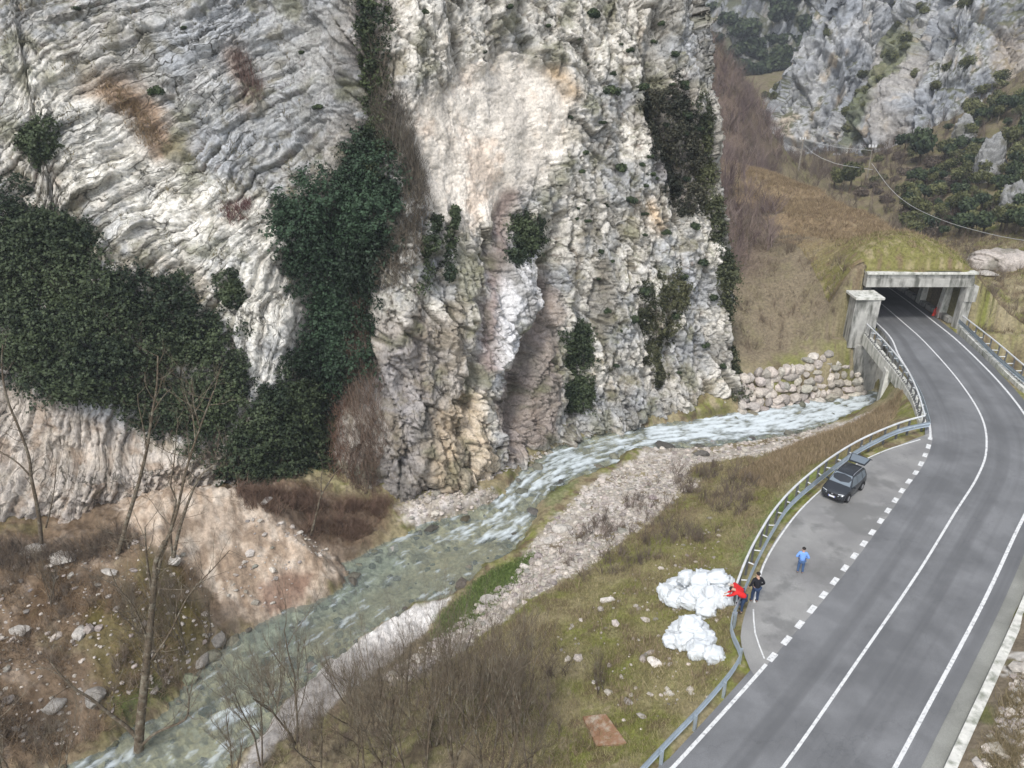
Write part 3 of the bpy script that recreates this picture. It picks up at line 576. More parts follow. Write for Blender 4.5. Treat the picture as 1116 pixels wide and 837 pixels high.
# ---------------------------------------------------------------- far mountains
def mountain(name, base, z0, z1, nu, nv, lean, big, seed, green):
    cu = Curtain(base, z0, z1, nu, nv, lean); P = cu.P; q = P.copy(); q[..., 2] *= .5
    a = fbm(P, 45*big, 4, seed); ge_, gq_, gt_ = facet(cu.U*.075/big+.02*cu.H, cu.H*.045/big, seed+3); b = billow(q, 18*big, 4, seed+1); c = billow(P, 5*big, 4, seed+2); e = fbm(P, 2.2*big, 3, seed+3)
    F1, F2, cb = worley2(cu.U*.10/big+e*.3+.03*cu.H, cu.H*.06/big, seed); f = (F2-F1).reshape(cu.U.shape); cb = cb.reshape(cu.U.shape)
    F1, F2, cb3 = worley2(cu.U*.3/big+e*.3, cu.H*.2/big, seed+1); f3 = (F2-F1).reshape(cu.U.shape); cb3 = cb3.reshape(cu.U.shape)
    D = big*(8*a+4*np.minimum(b, .4)-1.6*np.minimum(c, .4)+1.0*e+4*(cb-.5)-2.5*sstep(.15, 0, f)+1.2*(cb3-.5)-1.*sstep(.12, 0, f3)+5*gt_+2.5*gq_)
    cu.finish(D); N = cu.normals()
    O = np.ones(cu.U.shape+(3,)); k1 = fbm(P, 12*big, 5, seed+5); k2 = fbm(q, 4*big, 4, seed+6)
    col = mixc(O*np.array([.33, .345, .37]), O*np.array([.50, .50, .50]), sstep(-.2, .3, k1+.5*k2))
    col = mixc(col, O*np.array([.52, .42, .30]), sstep(.2, .45, k2+.4*k1)*.7)
    col = mixc(col, O*np.array([.13, .13, .12]), sstep(.15, .45, -k2+.2*e)*.6)
    g = sstep(green, green+.25, fbm(P, 15*big, 4, seed+8)+.9*(N[..., 2]-.2)+.3*k2); cu.g = g
    col = mixc(col, O*np.array([.10, .105, .055]), g*.9)
    cu.col = col; cu.e = k2
    return cu
def emit(cu, name, **kw): return mesh(name, cu.Q.reshape(-1, 3), gridfaces(cu.nu, cu.nv), MAT['farrock'], col=cu.col.reshape(-1, 3), smooth=True, kind='structure', **kw)
b0 = [(-60, 250), (0, 300), (60, 345), (130, 350), (220, 360)]
m0 = mountain('m0', b0, -20, 190, 300, 260, lambda U, H: (H+20)*.75, 1.3, 101, -.25)
b1 = [(100, 330), (84, 270), (68, 232), (84, 216), (105, 214), (130, 225), (170, 240)]
m1 = mountain('m1', b1, -10, 120, 420, 380, lambda U, H: (H+10)*.42, 1., 121, .35)
b2 = [(100, 260), (86, 225), (80, 196), (88, 176), (110, 166), (135, 150), (165, 130)]
m2 = mountain('m2', b2, -10, 130, 460, 400, lambda U, H: (H+10)*.42, .8, 141, .35)
def paint(cu, pts, col, soft, a):
    O = np.ones(cu.U.shape+(3,)); m = cu.m(pts, soft, 2*cu.e*soft*.4)*a; cu.col = mixc(cu.col, O*np.array(col), m); return m
paint(m2, [(965, 40), (1000, 20), (1010, 70), (985, 120), (1000, 150), (970, 160), (955, 100)], (.45, .39, .32), 2.5, .45)
paint(m2, [(1085, 40), (1116, 20), (1130, 90), (1100, 110), (1080, 90)], (.46, .36, .26), 2.5, .5)
gm = paint(m2, [(1120, 80), (1070, 120), (1010, 150), (980, 200), (1000, 260), (1140, 280)], (.10, .11, .05), 4, .7); m2.g = np.maximum(m2.g, gm)
gm = paint(m2, [(985, 20), (965, 70), (940, 120), (920, 170), (950, 150), (975, 90), (1000, 40)], (.13, .15, .06), 1.5, .7); m2.g = np.maximum(m2.g, gm*.8)
gm = paint(m1, [(830, 40), (800, 60), (820, 110), (850, 100), (850, 70)], (.10, .11, .06), 4, .6)
far0 = emit(m0, 'far_mountain'); far1 = emit(m1, 'valley_crag'); far2 = emit(m2, 'valley_buttress')
# ---------------------------------------------------------------- asphalt
def asphalt(name, base, pat, wetamt, streak):
    m = bpy.data.materials.new(name); m.use_nodes = True; N = m.node_tree.nodes; L = m.node_tree.links; b = N['Principled BSDF']
    tc = N.new('ShaderNodeTexCoord')
    def noise(s, d=5, sc3=None):
        n = N.new('ShaderNodeTexNoise'); n.inputs['Scale'].default_value = s; n.inputs['Detail'].default_value = d; n.inputs['Roughness'].default_value = .6
        if sc3 and name == 'asphalt':
            a1 = N.new('ShaderNodeAttribute'); a1.attribute_name = 'lat'; a2 = N.new('ShaderNodeAttribute'); a2.attribute_name = 'lon'; cb_ = N.new('ShaderNodeCombineXYZ'); L.new(a1.outputs['Fac'], cb_.inputs[0]); L.new(a2.outputs['Fac'], cb_.inputs[1]); mp = N.new('ShaderNodeMapping'); mp.inputs['Scale'].default_value = (1.3, .05, 1) if sc3[1][0] < 3 else (.8, .012, 1); L.new(cb_.outputs[0], mp.inputs[0]); L.new(mp.outputs[0], n.inputs['Vector'])
        elif sc3:
            mp = N.new('ShaderNodeMapping'); mp.inputs['Rotation'].default_value = (0, 0, sc3[0]); mp.inputs['Scale'].default_value = sc3[1]; L.new(tc.outputs['Object'], mp.inputs[0]); L.new(mp.outputs[0], n.inputs['Vector'])
        else: L.new(tc.outputs['Object'], n.inputs['Vector'])
        return n
    def mr(n, a, c, lo=0, hi=1):
        r = N.new('ShaderNodeMapRange'); r.inputs[1].default_value = a; r.inputs[2].default_value = c; r.inputs[3].default_value = lo; r.inputs[4].default_value = hi
        L.new(n.outputs['Fac'], r.inputs[0]); return r.outputs[0]
    def mix(f, a, c):
        x = N.new('ShaderNodeMix'); x.data_type = 'RGBA'; L.new(f, x.inputs[0])
        for i, v in ((6, a), (7, c)):
            if isinstance(v, tuple): x.inputs[i].default_value = (*v, 1)
            else: L.new(v, x.inputs[i])
        return x.outputs[2]
    c1_ = mix(mr(noise(.25), .4, .62), base, pat)
    c1_ = mix(mr(noise(1.0, 5, (math.radians(40), (2.2, .12, 1))), .48, .7, 0, streak), c1_, tuple(k*1.45 for k in base))
    c1_ = mix(mr(noise(22, 3), .35, .7, 0, .35), c1_, tuple(k*.6 for k in base))
    trk = noise(.9, 3, (math.radians(45), (3.2, .02, 1))); c1_ = mix(mr(trk, .48, .6, 0, .6 if name == 'asphalt' else 0.), c1_, tuple(k*.72 for k in base))
    ckn = N.new('ShaderNodeTexVoronoi'); ckn.feature = 'DISTANCE_TO_EDGE'; ckn.inputs['Scale'].default_value = .16; wn = N.new('ShaderNodeVectorMath'); sn_ = N.new('ShaderNodeVectorMath'); sn_.operation = 'SCALE'; sn_.inputs['Scale'].default_value = 2.5; L.new(noise(.6, 6).outputs['Color'], sn_.inputs[0]); L.new(tc.outputs['Object'], wn.inputs[0]); L.new(sn_.outputs[0], wn.inputs[1]); L.new(wn.outputs[0], ckn.inputs['Vector'])
    cm = N.new('ShaderNodeMapRange'); cm.inputs[1].default_value = 0; cm.inputs[2].default_value = .006; cm.inputs[3].default_value = .22; cm.inputs[4].default_value = 0; L.new(ckn.outputs['Distance'], cm.inputs[0]); c1_ = mix(cm.outputs[0], c1_, (.04, .04, .042))
    wet_ = mr(noise(.32, 5), .52, .58, 0, wetamt)
    c1_ = mix(wet_, c1_, tuple(k*.5 for k in pat))
    L.new(c1_, b.inputs['Base Color'])
    r = N.new('ShaderNodeMapRange'); r.inputs[3].default_value = .75; r.inputs[4].default_value = .32; L.new(wet_, r.inputs[0]); L.new(r.outputs[0], b.inputs['Roughness'])
    b.inputs['Specular IOR Level'].default_value = .4
    bp = N.new('ShaderNodeBump'); bp.inputs['Strength'].default_value = .25; bp.inputs['Distance'].default_value = .01; L.new(noise(40, 3).outputs['Fac'], bp.inputs['Height']); L.new(bp.outputs[0], b.inputs['Normal'])
    return m
A1 = asphalt('asphalt', (.135, .137, .141), (.215, .217, .222), .25, .65); A2 = asphalt('layby_asphalt', (.22, .215, .21), (.33, .325, .31), .8, 0.)
A3 = asphalt('gravel_shoulder', (.19, .19, .17), (.3, .3, .27), .1, .1)
mid_ = resample(Cline, nR); lonv = np.r_[0, np.cumsum(np.linalg.norm(np.diff(mid_, axis=0), axis=1))]
rows = np.stack([Le+(Re-Le)*t for t in np.linspace(0, 1, 9)], 1); rows[..., 2] = 0
road = mesh('road', rows.reshape(-1, 3), gridfaces(nR, 9), A1, fattr={'lat': np.tile(np.linspace(0, 7.5, 9), nR), 'lon': np.repeat(lonv, 9)}, kind='structure')
lay = bpy.data.meshes.new('layby'); bm = bmesh.new(); lb_ = catmull(np.vstack([layby, layby[:1]]), .7)[:-1]
bm.faces.new([bm.verts.new((x, y, .004)) for x, y, z in lb_]); bmesh.ops.triangulate(bm, faces=bm.faces); bmesh.ops.recalc_face_normals(bm, faces=bm.faces)
for f in bm.faces:
    if f.normal.z < 0: f.normal_flip()
bm.to_mesh(lay); bm.free(); lay.materials.append(A2); link(bpy.data.objects.new('layby', lay), kind='structure')
def strip(name, P, w, z, mat, parent=None, **kw):
    a = offset(P, -w/2); b = offset(P, w/2); V = np.stack([a, b], 1); V[..., 2] = z
    return mesh(name, V.reshape(-1, 3), gridfaces(len(P), 2), mat, parent, **kw)
def cut(P, p0, p1):
    i = np.argmin(np.linalg.norm(P[:, :2]-np.array(p0)[:2], axis=1)); j = np.argmin(np.linalg.norm(P[:, :2]-np.array(p1)[:2], axis=1)); return P[min(i, j):max(i, j)+1]
strip('centre_line', Cline, .13, .006, MAT['paint'], road, kind='structure')
strip('edge_line', RA, .17, .006, MAT['paint'], road, kind='structure')
strip('edge_line', cut(Lline, (0, 5), at(835, 724)), .16, .008, MAT['paint'], road, kind='structure')
strip('edge_line', cut(Lline, at(1015, 476), (37, 140)), .15, .006, MAT['paint'], road, kind='structure')
seg = resample(cut(Lline, at(838, 720), at(1015, 478)), 400); s_ = np.r_[0, np.cumsum(np.linalg.norm(np.diff(seg, axis=0), axis=1))]
dm = MB(); per = s_[-1]/19.5
for k in range(20):
    sel = seg[(s_ >= k*per+.25) & (s_ <= k*per+.25+per*.5)]
    if len(sel) > 1:
        a = offset(sel, -.14); b = offset(sel, .14)
        for i in range(len(sel)-1): dm.add([(*a[i, :2], .009), (*b[i, :2], .009), (*b[i+1, :2], .009), (*a[i+1, :2], .009)], [(0, 1, 2, 3)])
dm.build('dashed_line', MAT['paint'], road, kind='structure')
bay = catmull(pl([(822, 657), (827, 632), (835, 610), (850, 585), (872, 556), (900, 530), (930, 508), (965, 491), (1003, 479)]), .6)
strip('bay_line', bay, .10, .012, MAT['paint'], road, kind='structure')
strip('bay_line', catmull(pl([(821, 664), (823, 690), (833, 718)]), .6), .07, .012, MAT['paint'], road, kind='structure')
# right verge with concrete drain wall
vb = RA[(RA[:, 1] < 46)]; vb = vb[vb[:, 1] > 14]
strip('gravel_verge', offset(vb, 1.05), .85, -.03, A3, kind='structure')
dw = MB(); dw.sweep(offset(vb, 1.62), [(-.2, -.4), (-.2, .2), (.2, .22), (.2, -.4)])
for i in range(0): pass
dw.build('drain_wall', MAT['concl'], bevel=.02, label='low pale concrete wall strip running along the right side of the road', cat='wall')
# ---------------------------------------------------------------- bridge
bs = cut(Lline, (0, 54), (0, 71.8)); 
bridge = empty('bridge', (34, 66, 0), label='short concrete road bridge over the river in front of the gallery', cat='bridge')
def loc(o): o.location = Vector(o.location)-Vector(o.parent.location); return o
def child(mb, name, mat, parent, **kw):
    o = mb.build(name, mat, parent, **kw); o.location = -Vector(parent.location); return o
sel = [i for i in range(nR) if 58 < Le[i, 1] < 72.6]
d = MB(); d.loft([[(*Le[i, :2], -.02), (*Re[i, :2], -.02), (*Re[i, :2], -.95), (*Le[i, :2], -.95)] for i in sel]); child(d, 'deck', MAT['conc'], bridge)
lbs = catmull(pl([(1010, 462), (1001, 436), (986, 412), (966, 388), (948, 366), (938, 353)]), .6)[:, :]; LB = lbs
d = MB(); d.sweep(offset(LB, -.25), [(-.3, -1.0), (-.3, .14), (.22, .14), (.22, -.02), (.1, -1.0)]); child(d, 'edge_beam', MAT['concl'], bridge, bevel=.02)
LBr = resample(LB, int(plen(LB)/.42))
for side, Pn, nm in ((-1, LBr, 'bracket'),):
    T = np.gradient(Pn, axis=0); T /= np.linalg.norm(T, axis=1)[:, None]
    for p, t in zip(Pn[2:-2], T[2:-2]):
        nx = np.array([t[1], -t[0], 0]); c0 = p-nx*.30+np.array([0, 0, .15])
        arc = [c0+nx*(-.2+.17*(1-math.cos(a)))+t*(.16*math.sin(a))+np.array([0, 0, .03]) for a in np.linspace(-1.7, 1.7, 7)]
        d = MB(); d.tube(np.array(arc), .028, 4); child(d, nm, MAT['post'], bridge)
RB = catmull(pl([(1150, 442), (1116, 425), (1085, 396), (1060, 372), (1044, 356)]), .6)[:, :]
d = MB(); d.sweep(offset(RB, .2), [(-.25, -.8), (-.25, .14), (.35, .14), (.35, -.8)]); child(d, 'edge_beam', MAT['concl'], bridge, bevel=.02)
RBr = resample(RB, int(plen(RB)/.5)); T = np.gradient(RBr, axis=0); T /= np.linalg.norm(T, axis=1)[:, None]
for p, t in zip(RBr[2:-2], T[2:-2]):
    nx = np.array([t[1], -t[0], 0]); c0 = p+nx*.2+np.array([0, 0, .17])
    d = MB(); d.tube(np.array([c0+nx*(.17*math.cos(a))+t*(.14*math.sin(a)) for a in np.linspace(-1.6, 1.6, 7)]), .028, 4); child(d, 'bracket', MAT['post'], bridge)
d = MB(); d.loft([[(33.6, 69.8, -6.6), (36.2, 70.2, -6.6), (36.0, 73.5, -6.6), (33.0, 73, -6.6)], [(33.6, 69.8, -1.0), (36.2, 70.2, -1.0), (36.0, 73.5, -.95), (33.0, 73, -.95)]]); d.box((40.2, 71.9, -3.6), (8, 3, 6)); child(d, 'abutment', MAT['conc'], bridge, bevel=.04)
d = MB(); d.loft([[(32.6, 61.9, -5), (34.4, 61.4, -5), (44, 61, -5), (44, 63.5, -5), (33, 63.2, -5)], [(32.7, 62, -.35), (34.4, 61.5, -.35), (44, 61, -.96), (44, 63.4, -.96), (33, 63.1, -.4)]]); child(d, 'abutment', MAT['concl'], bridge, bevel=.04)
# ---------------------------------------------------------------- avalanche gallery
gal = empty('gallery', (40, 73, 0), label='concrete avalanche gallery with open column side and grass on its roof', cat='tunnel')
d = MB(); d.box((39.7, 72.75, 4.5), (10.5, .7, .85)); child(d, 'portal_beam', MAT['conc'], gal, bevel=.03)
d = MB(); d.box((39.7, 72.9, 5.14), (10.5, .62, .42)); child(d, 'portal_parapet', MAT['conc'], gal, bevel=.02)
d = MB(); d.box((39.75, 72.8, 5.45), (10.75, .95, .2)); child(d, 'coping', MAT['concl'], gal, bevel=.02)
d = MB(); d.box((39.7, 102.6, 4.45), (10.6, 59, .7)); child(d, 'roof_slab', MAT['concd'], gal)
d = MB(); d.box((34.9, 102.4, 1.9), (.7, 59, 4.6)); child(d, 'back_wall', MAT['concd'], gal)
d = MB(); d.loft([[(32.7, 70.2, -1.4), (35.0, 70.0, -1.4), (35.2, 72.3, -1.4), (33.0, 72.3, -1.4)], [(32.7, 70.2, 3.55), (35.05, 70.0, 3.55), (35.25, 72.3, 3.55), (33.0, 72.3, 3.55)]]); child(d, 'wing_pier', MAT['conc'], gal, bevel=.04)
d = MB(); d.box((33.95, 71.15, 3.68), (2.75, 2.5, .24)); child(d, 'pier_cap', MAT['concl'], gal, bevel=.03)
d = MB(); d.loft([[(44.2, 72.45, -1), (45.1, 72.45, -1), (45.1, 73.4, -1), (44.2, 73.4, -1)], [(44.3, 72.35, 4.0), (45.2, 72.35, 4.0), (45.2, 73.4, 4.0), (44.3, 73.4, 4.0)]]); d.box((44.85, 72.8, 3.4), (1.15, 1.1, 1.6)); child(d, 'corner_column', MAT['conc'], gal, bevel=.03)
for i in range(13):
    d = MB(); y = 76.2+i*4.2; d.loft([[(44.1, y-.4, -.5), (45., y-.4, -.5), (45., y+.4, -.5), (44.1, y+.4, -.5)], [(44.5, y-.35, 4.12), (45.1, y-.35, 4.12), (45.1, y+.35, 4.12), (44.5, y+.35, 4.12)]])
    child(d, 'column', MAT['concl'], gal, bevel=.03)
d = MB(); d.box((44.5, 102, .1), (.6, 56, .5)); child(d, 'kerb', MAT['conc'], gal)
gx = np.linspace(31.6, 45.15, 110); gy = np.linspace(72.55, 134, 420); RX, RY = np.meshgrid(gx, gy, indexing='ij'); Pq = np.stack([RX, RY, RX*0], -1)
gb = fbm(Pq, 6, 3, 1); gm_ = fbm(Pq, 1.6, 3, 2); gs = fbm(Pq, .5, 2, 3)
base_ = np.maximum(tps(RX, RY), np.where(RX > 34.3, 5.5, -9)); RZ = base_+(.35*gb+.16*gm_+.07*gs)*sstep(72.5, 75, RY)+.04
RZ = np.where(RY < 73.3, np.maximum(np.minimum(RZ, 5.65), 5.5), RZ)
gB = fbm(Pq, .9, 4, 12); gA = fbm(Pq, 3.2, 5, 11)
rc = np.ones(RX.shape+(3,))*rgb(.27, .20, .12); rc = mixc(rc, rgb(.17, .17, .05), sstep(88, 74, RY+3*gA)*.85*sstep(-.4, .1, gB+.2)); rc = mixc(rc, rgb(.17, .12, .08), sstep(.05, .35, -gB+.3*gA)*.6); rc = mixc(rc, rgb(.33, .27, .17), sstep(.1, .4, gB)*.7)
use_ = (RX > 34.25) | (RY > 73.4)
fi_ = gridfaces(110, 420); fi_ = fi_[use_.ravel()[fi_].all(1)]
mesh('roof_soil', np.stack([RX, RY, RZ], -1).reshape(-1, 3), fi_, MAT['soil'], col=rc.reshape(-1, 3), smooth=True, kind='structure')
# ---------------------------------------------------------------- safety barriers
WP = [(a, z*1.3) for a, z in [(0, -.16), (.05, -.13), (.05, -.06), (0, 0), (.05, .06), (.05, .13), (0, .16), (-.012, .16), (.038, .13), (.038, .06), (-.012, 0), (.038, -.06), (.038, -.13), (-.012, -.16)]]
def barrier(name, wline, tline, label, side=1, step=2.0, low=False):
    W = catmull(wline, .5); e = empty(name, (W[0, 0], W[0, 1], 0), label=label, cat='guard rail')
    d = MB(); d.sweep(W, [(a*side, z) for a, z in WP]); child(d, 'beam', MAT['steel'], e)
    n = max(2, int(plen(W)/step)); PW = resample(W, n); T = np.gradient(PW, axis=0); T /= np.linalg.norm(T, axis=1)[:, None]
    if tline is not None:
        TT = catmull(tline, .5); d = MB(); d.sweep(TT, [(-.055, -.04), (-.055, .04), (-.03, .06), (.03, .06), (.055, .04), (.055, -.04), (.03, -.06), (-.03, -.06)]); child(d, 'top_rail', MAT['rail'], e)
        L2 = TT[:, :2]
    for i in range(n):
        p = PW[i]; q = p.copy(); nx = np.array([T[i][1], -T[i][0]])*side; base = p[:2]-nx*.10; near = None
        if tline is not None:
            j = np.argmin(np.linalg.norm(L2-p[:2], axis=1)); 
            if np.linalg.norm(L2[j]-p[:2]) < 1.2: near = TT[j]
        d = MB(); zb = -.12 if low else min(float(hz(*base))-.3, -.1)
        if near is not None:
            b2 = near[:2]; zb = -.12 if low else min(float(hz(*b2))-.3, -.1)
            d.box((b2[0], b2[1], (zb+near[2])/2), (.11, .11, near[2]-zb), rz=math.atan2(T[i][1], T[i][0]))
            o = child(d, 'post', MAT['post'], e)
            s2 = MB(); s2.tube([(b2[0], b2[1], p[2]-.02), (p[0]-nx[0]*.01, p[1]-nx[1]*.01, p[2]-.02)], .045, 4); child(s2, 'spacer', MAT['rail'], e)
        else:
            d.box((base[0], base[1], (zb+p[2]+.1)/2), (.09, .12, p[2]+.1-zb), rz=math.atan2(T[i][1], T[i][0])); child(d, 'post', MAT['steel'], e)
    return e
def pz(pts, z): return np.array([at(x, y, z) for x, y in pts])
barrier('guard_rail', pz([(1014, 462), (998, 465), (979, 470), (957, 480), (930, 495), (895, 521), (862, 550), (843, 578), (828, 606), (815, 635), (806, 656), (800, 668)], .62),
        pz([(1008, 453), (980, 461), (940, 478), (905, 499), (870, 527), (845, 554), (826, 584), (813, 610), (803, 636)], 1.12), 'curved grey crash barrier with white upper rail bounding the layby beside the car', 1, 1.35)
barrier('guard_rail', pz([(799, 670), (797, 684), (801, 698), (807, 712), (802, 726), (785, 748), (760, 776), (730, 807), (700, 839), (680, 862)], .62), None, 'grey steel crash barrier with an s-bend beside the white sacks, no upper rail', 1, 2.)
barrier('guard_rail', pz([(1013, 461), (1004, 432), (990, 407), (970, 381), (953, 361), (944, 351)], .62), pz([(1008, 453), (999, 424), (986, 399), (965, 373), (946, 354), (940, 347)], 1.12), 'white railed crash barrier on the left edge of the river bridge', 1, 1.5, True)
barrier('guard_rail', pz([(1044, 349), (1062, 365), (1085, 388), (1116, 414), (1150, 440)], .62), pz([(1049, 344), (1070, 360), (1090, 376), (1116, 398), (1150, 425)], 1.12), 'crash barrier with white upper rail on the right side of the road by the gallery', -1, 1.5, True)
# ---------------------------------------------------------------- rocks
def ico(sub):
    bm = bmesh.new(); bmesh.ops.create_icosphere(bm, subdivisions=sub, radius=1); V = np.array([v.co[:] for v in bm.verts]); Fc = np.array([[v.index for v in f.verts] for f in bm.faces]); bm.free(); return V, Fc
ICO = {s: ico(s) for s in (1, 2, 3)}
def rocks(C0, S, sub=2, planes=11, rnd=rng, rot=True):
    V, Fc = ICO[sub]; n = len(C0); nv = len(V); out = np.empty((n, nv, 3))
    for i in range(n):
        pn = rnd.normal(size=(planes, 3)); pn /= np.linalg.norm(pn, axis=1)[:, None]; dd = rnd.uniform(.62, 1., planes)
        k = V@pn.T; r = np.where(k > .05, dd/np.maximum(k, .05), 9).min(1); r = np.minimum(r, 1.15)
        v = V*r[:, None]*S[i]
        if rot:
            a = rnd.uniform(0, 2*PI); ca_, sa_ = math.cos(a), math.sin(a); v = np.stack([v[:, 0]*ca_-v[:, 1]*sa_, v[:, 0]*sa_+v[:, 1]*ca_, v[:, 2]], 1)
        out[i] = v+C0[i]
    return out.reshape(-1, 3), (Fc[None]+(np.arange(n)*nv)[:, None, None]).reshape(-1, 3), np.repeat(np.arange(n), nv)
def rcol(ids, base, var, n): 
    t = rng.uniform(-1, 1, (n, 1)); c = np.array(base)*(1+var*t)+rng.uniform(-.012, .012, (n, 3)); return np.clip(c, .02, .9)[ids]
# boulder walls of the far bank
def bwall(name, x0, x1, label):
    bl, br = atW(x0, np.interp(x0, [800, 830, 880, 930, 945], [452, 446, 438, 431, 428])), atW(x1, np.interp(x1, [800, 830, 880, 930, 945], [452, 446, 438, 431, 428]))
    tl, tr_ = atD(x0, np.interp(x0, [800, 870, 935, 945], [407, 393, 379, 376]), bl[1]+2.0), atD(x1, np.interp(x1, [800, 870, 935, 945], [407, 393, 379, 376]), br[1]+1.6)
    W_ = np.linalg.norm(br-bl); Hh = 4.; C0 = []; S0 = []; v = .0
    while v < 1.02:
        rowh = rng.uniform(.45, .85)/Hh; u = rng.uniform(-.03, 0)
        while u < 1.0:
            wd = rng.uniform(.45, 1.35)/W_; a = u+wd/2
            p = (bl*(1-a)+br*a)*(1-v)+(tl*(1-a)+tr_*a)*v; C0.append(p+rng.normal(0, .12, 3)+[0, .25, 0]); S0.append((wd*W_*.62, .6, rowh*Hh*.66)); u += wd
        v += rowh
    V, Fc, ids = rocks(np.array(C0), np.array(S0), 2, 9, rot=False); mesh(name, V, Fc, MAT['rock'], col=rcol(ids, (.47, .425, .375), .28, len(C0)), label=label, cat='retaining wall')
bwall('boulder_wall', 806, 868, 'lower retaining wall of pale boulders beside the cliff foot'); bwall('boulder_wall', 876, 938, 'taller retaining wall of pale boulders next to the bridge abutment')
# loose stones
def inpoly(poly, n, rnd=rng):
    poly = np.asarray(poly)[:, :2]; lo, hi = poly.min(0), poly.max(0); out = []
    got = 0
    while got < n:
        q = rnd.uniform(lo, hi, (n*3, 2)); q = q[polysd(q[:, 0], q[:, 1], poly) < 0]; out.append(q); got += len(q)+1
    return np.vstack(out)[:n]
sp = []; 
for g, n in zip(gravel, (2400, 2600, 1300, 300)): sp.append(inpoly(tpoly(g), n))
sp.append(inpoly(tpoly([(0, 600), (200, 600), (240, 680), (180, 760), (60, 820), (-60, 820)]), 600)); sp.append(inpoly(tpoly([(1010, 837), (1060, 760), (1116, 660), (1116, 837)]), 900)); sp.append(inpoly(tpoly([(270, 560), (370, 605), (300, 665), (240, 650)]), 120))
sp.append(inpoly(tpoly([(560, 500), (620, 480), (560, 515), (470, 545), (440, 548), (480, 530)]), 500))
sp.append(inpoly(tpoly([(600, 700), (780, 560), (800, 640), (780, 760), (690, 800)]), 250))
sp = np.vstack(sp); sp = sp[(linedist(sp[:, 0], sp[:, 1], RA) > 2.35) & (polysd(sp[:, 0], sp[:, 1], roadpoly) > 0)]; sz = np.clip(rng.lognormal(-2.6, .55, len(sp)), .04, .36)
z = hz(sp[:, 0], sp[:, 1]); V, Fc, ids = rocks(np.c_[sp, z+sz*.15], np.c_[sz*rng.uniform(.8, 1.6, len(sp)), sz, sz*.6], 1, 7)
mesh('loose_stones', V, Fc, MAT['rock'], col=rcol(ids, (.44, .395, .35), .4, len(sp)), kind='stuff')
# river stones
q = inpoly(riverpoly, 900); q = q[(q[:, 1] > 18)]; sdq = polysd(q[:, 0], q[:, 1], riverpoly); keep = rng.uniform(size=len(q)) < np.clip(.25+(-.9-sdq < 0)*.6, 0, 1); q = q[keep]; sz = np.clip(rng.lognormal(-1.75, .5, len(q)), .08, .5)
V, Fc, ids = rocks(np.c_[q, hz(q[:, 0], q[:, 1])+sz*.25], np.c_[sz*1.3, sz, sz*.7], 1, 7); mesh('river_stones', V, Fc, MAT['rock'], col=rcol(ids, (.16, .155, .12), .5, len(q)), kind='stuff')
# single boulders
BL = [(583, 560, .45, 'dark wet boulder at the inner bend of the river', .12), (724, 489, .9, 'dark flat boulder in the river left of the rapids', .10), (765, 497, .5, 'dark boulder on the river edge below the riprap', .13), (806, 470, .45, 'dark rock breaking the white water', .12),
      (860, 462, .3, 'small dark rock in the white water nearer the bridge', .12), (68, 610, .6, 'long pale striped rock slab lying on the left bank ledge', .5), (35, 600, .5, 'pale rock at the far left of the bank ledge', .42), (22, 690, .4, 'pale boulder low on the left earthy slope', .42),
      (88, 690, .45, 'pale block in the middle of the left slope', .45), (120, 626, .4, 'small cream stone under the striped slab', .5), (190, 612, .4, 'cream boulder at the foot of the bare trees', .5), (103, 760, .6, 'brown boulder beside the green grass patch', .3),
      (60, 770, .45, 'grey boulder on the lower left slope', .4), (240, 700, .5, 'dark stone at the left waterline', .2), (222, 722, .45, 'grey stone at the left waterline below the mound', .3), (613, 578, .45, 'pale boulder on the gravel by the river bend', .5),
      (600, 590, .35, 'small pale boulder near the river bend', .5), (662, 655, .3, 'white stone on the grassy bench', .6), (714, 724, .28, 'small white stone below the lower sack pile', .75), (535, 655, .4, 'tan stone by the bright green strip', .42), (1075, 300, .9, 'large pale rock slab on the far right bank', .5),
      (430, 600, .4, 'ochre rock at the mound end of the river', .4), (290, 548, .3, 'pale stone set in the earth mound', .5)]
for x, y, s, lb_t, al_ in BL:
    p = ter(x, y); r2 = np.random.default_rng(x*7+y); p = np.array([p[0], p[1], float(hz(p[0], p[1]))+s*.2])
    fl = .35 if 'slab' in lb_t or 'flat' in lb_t else .7
    V, Fc, ids = rocks(p[None], np.array([[s*1.5, s*.9, s*fl]]), 3, 14, r2)
    mesh('boulder', V, Fc, MAT['rock'], col=np.ones((len(V), 3))*np.array([al_, al_*.93, al_*.84]), label=lb_t, cat='rock')
def crag(p, S, base_c, label, seed):
    V, Fc = ico(6); q = V*np.array(S); a = .9*S[0]*fbm(q, S[0]*1.1, 4, seed)+.35*S[0]*(.3-billow(q, S[0]*.55, 4, seed+1)); e_, r_, t_ = facet(q[:, 0]*1.3+q[:, 1]*.7, q[:, 2]*.9, seed % 9)
    q = q*(1+(a/S[0]+.18*t_+.12*r_)[:, None]*.55); cc = np.ones((len(V), 3))*np.array(base_c)*(1+.5*fbm(q, 1.2, 4, seed+3)[:, None]); k = fbm(q, 2.5, 4, seed+4); cc = mixc(cc, np.ones_like(cc)*np.array([.12, .115, .08]), sstep(.0, .3, k)*.7)
    mesh('rock_outcrop', q+np.array(p), Fc, MAT['rock'], col=cc, smooth=True, label=label, cat='rock')
p1 = ter(1095, 292); crag((p1[0]+1.5, p1[1]+1, p1[2]-.2), (5.5, 2.6, 2.3), (.46, .41, .37), 'pale rock outcrop sticking out beyond the gallery on the far right', 301)
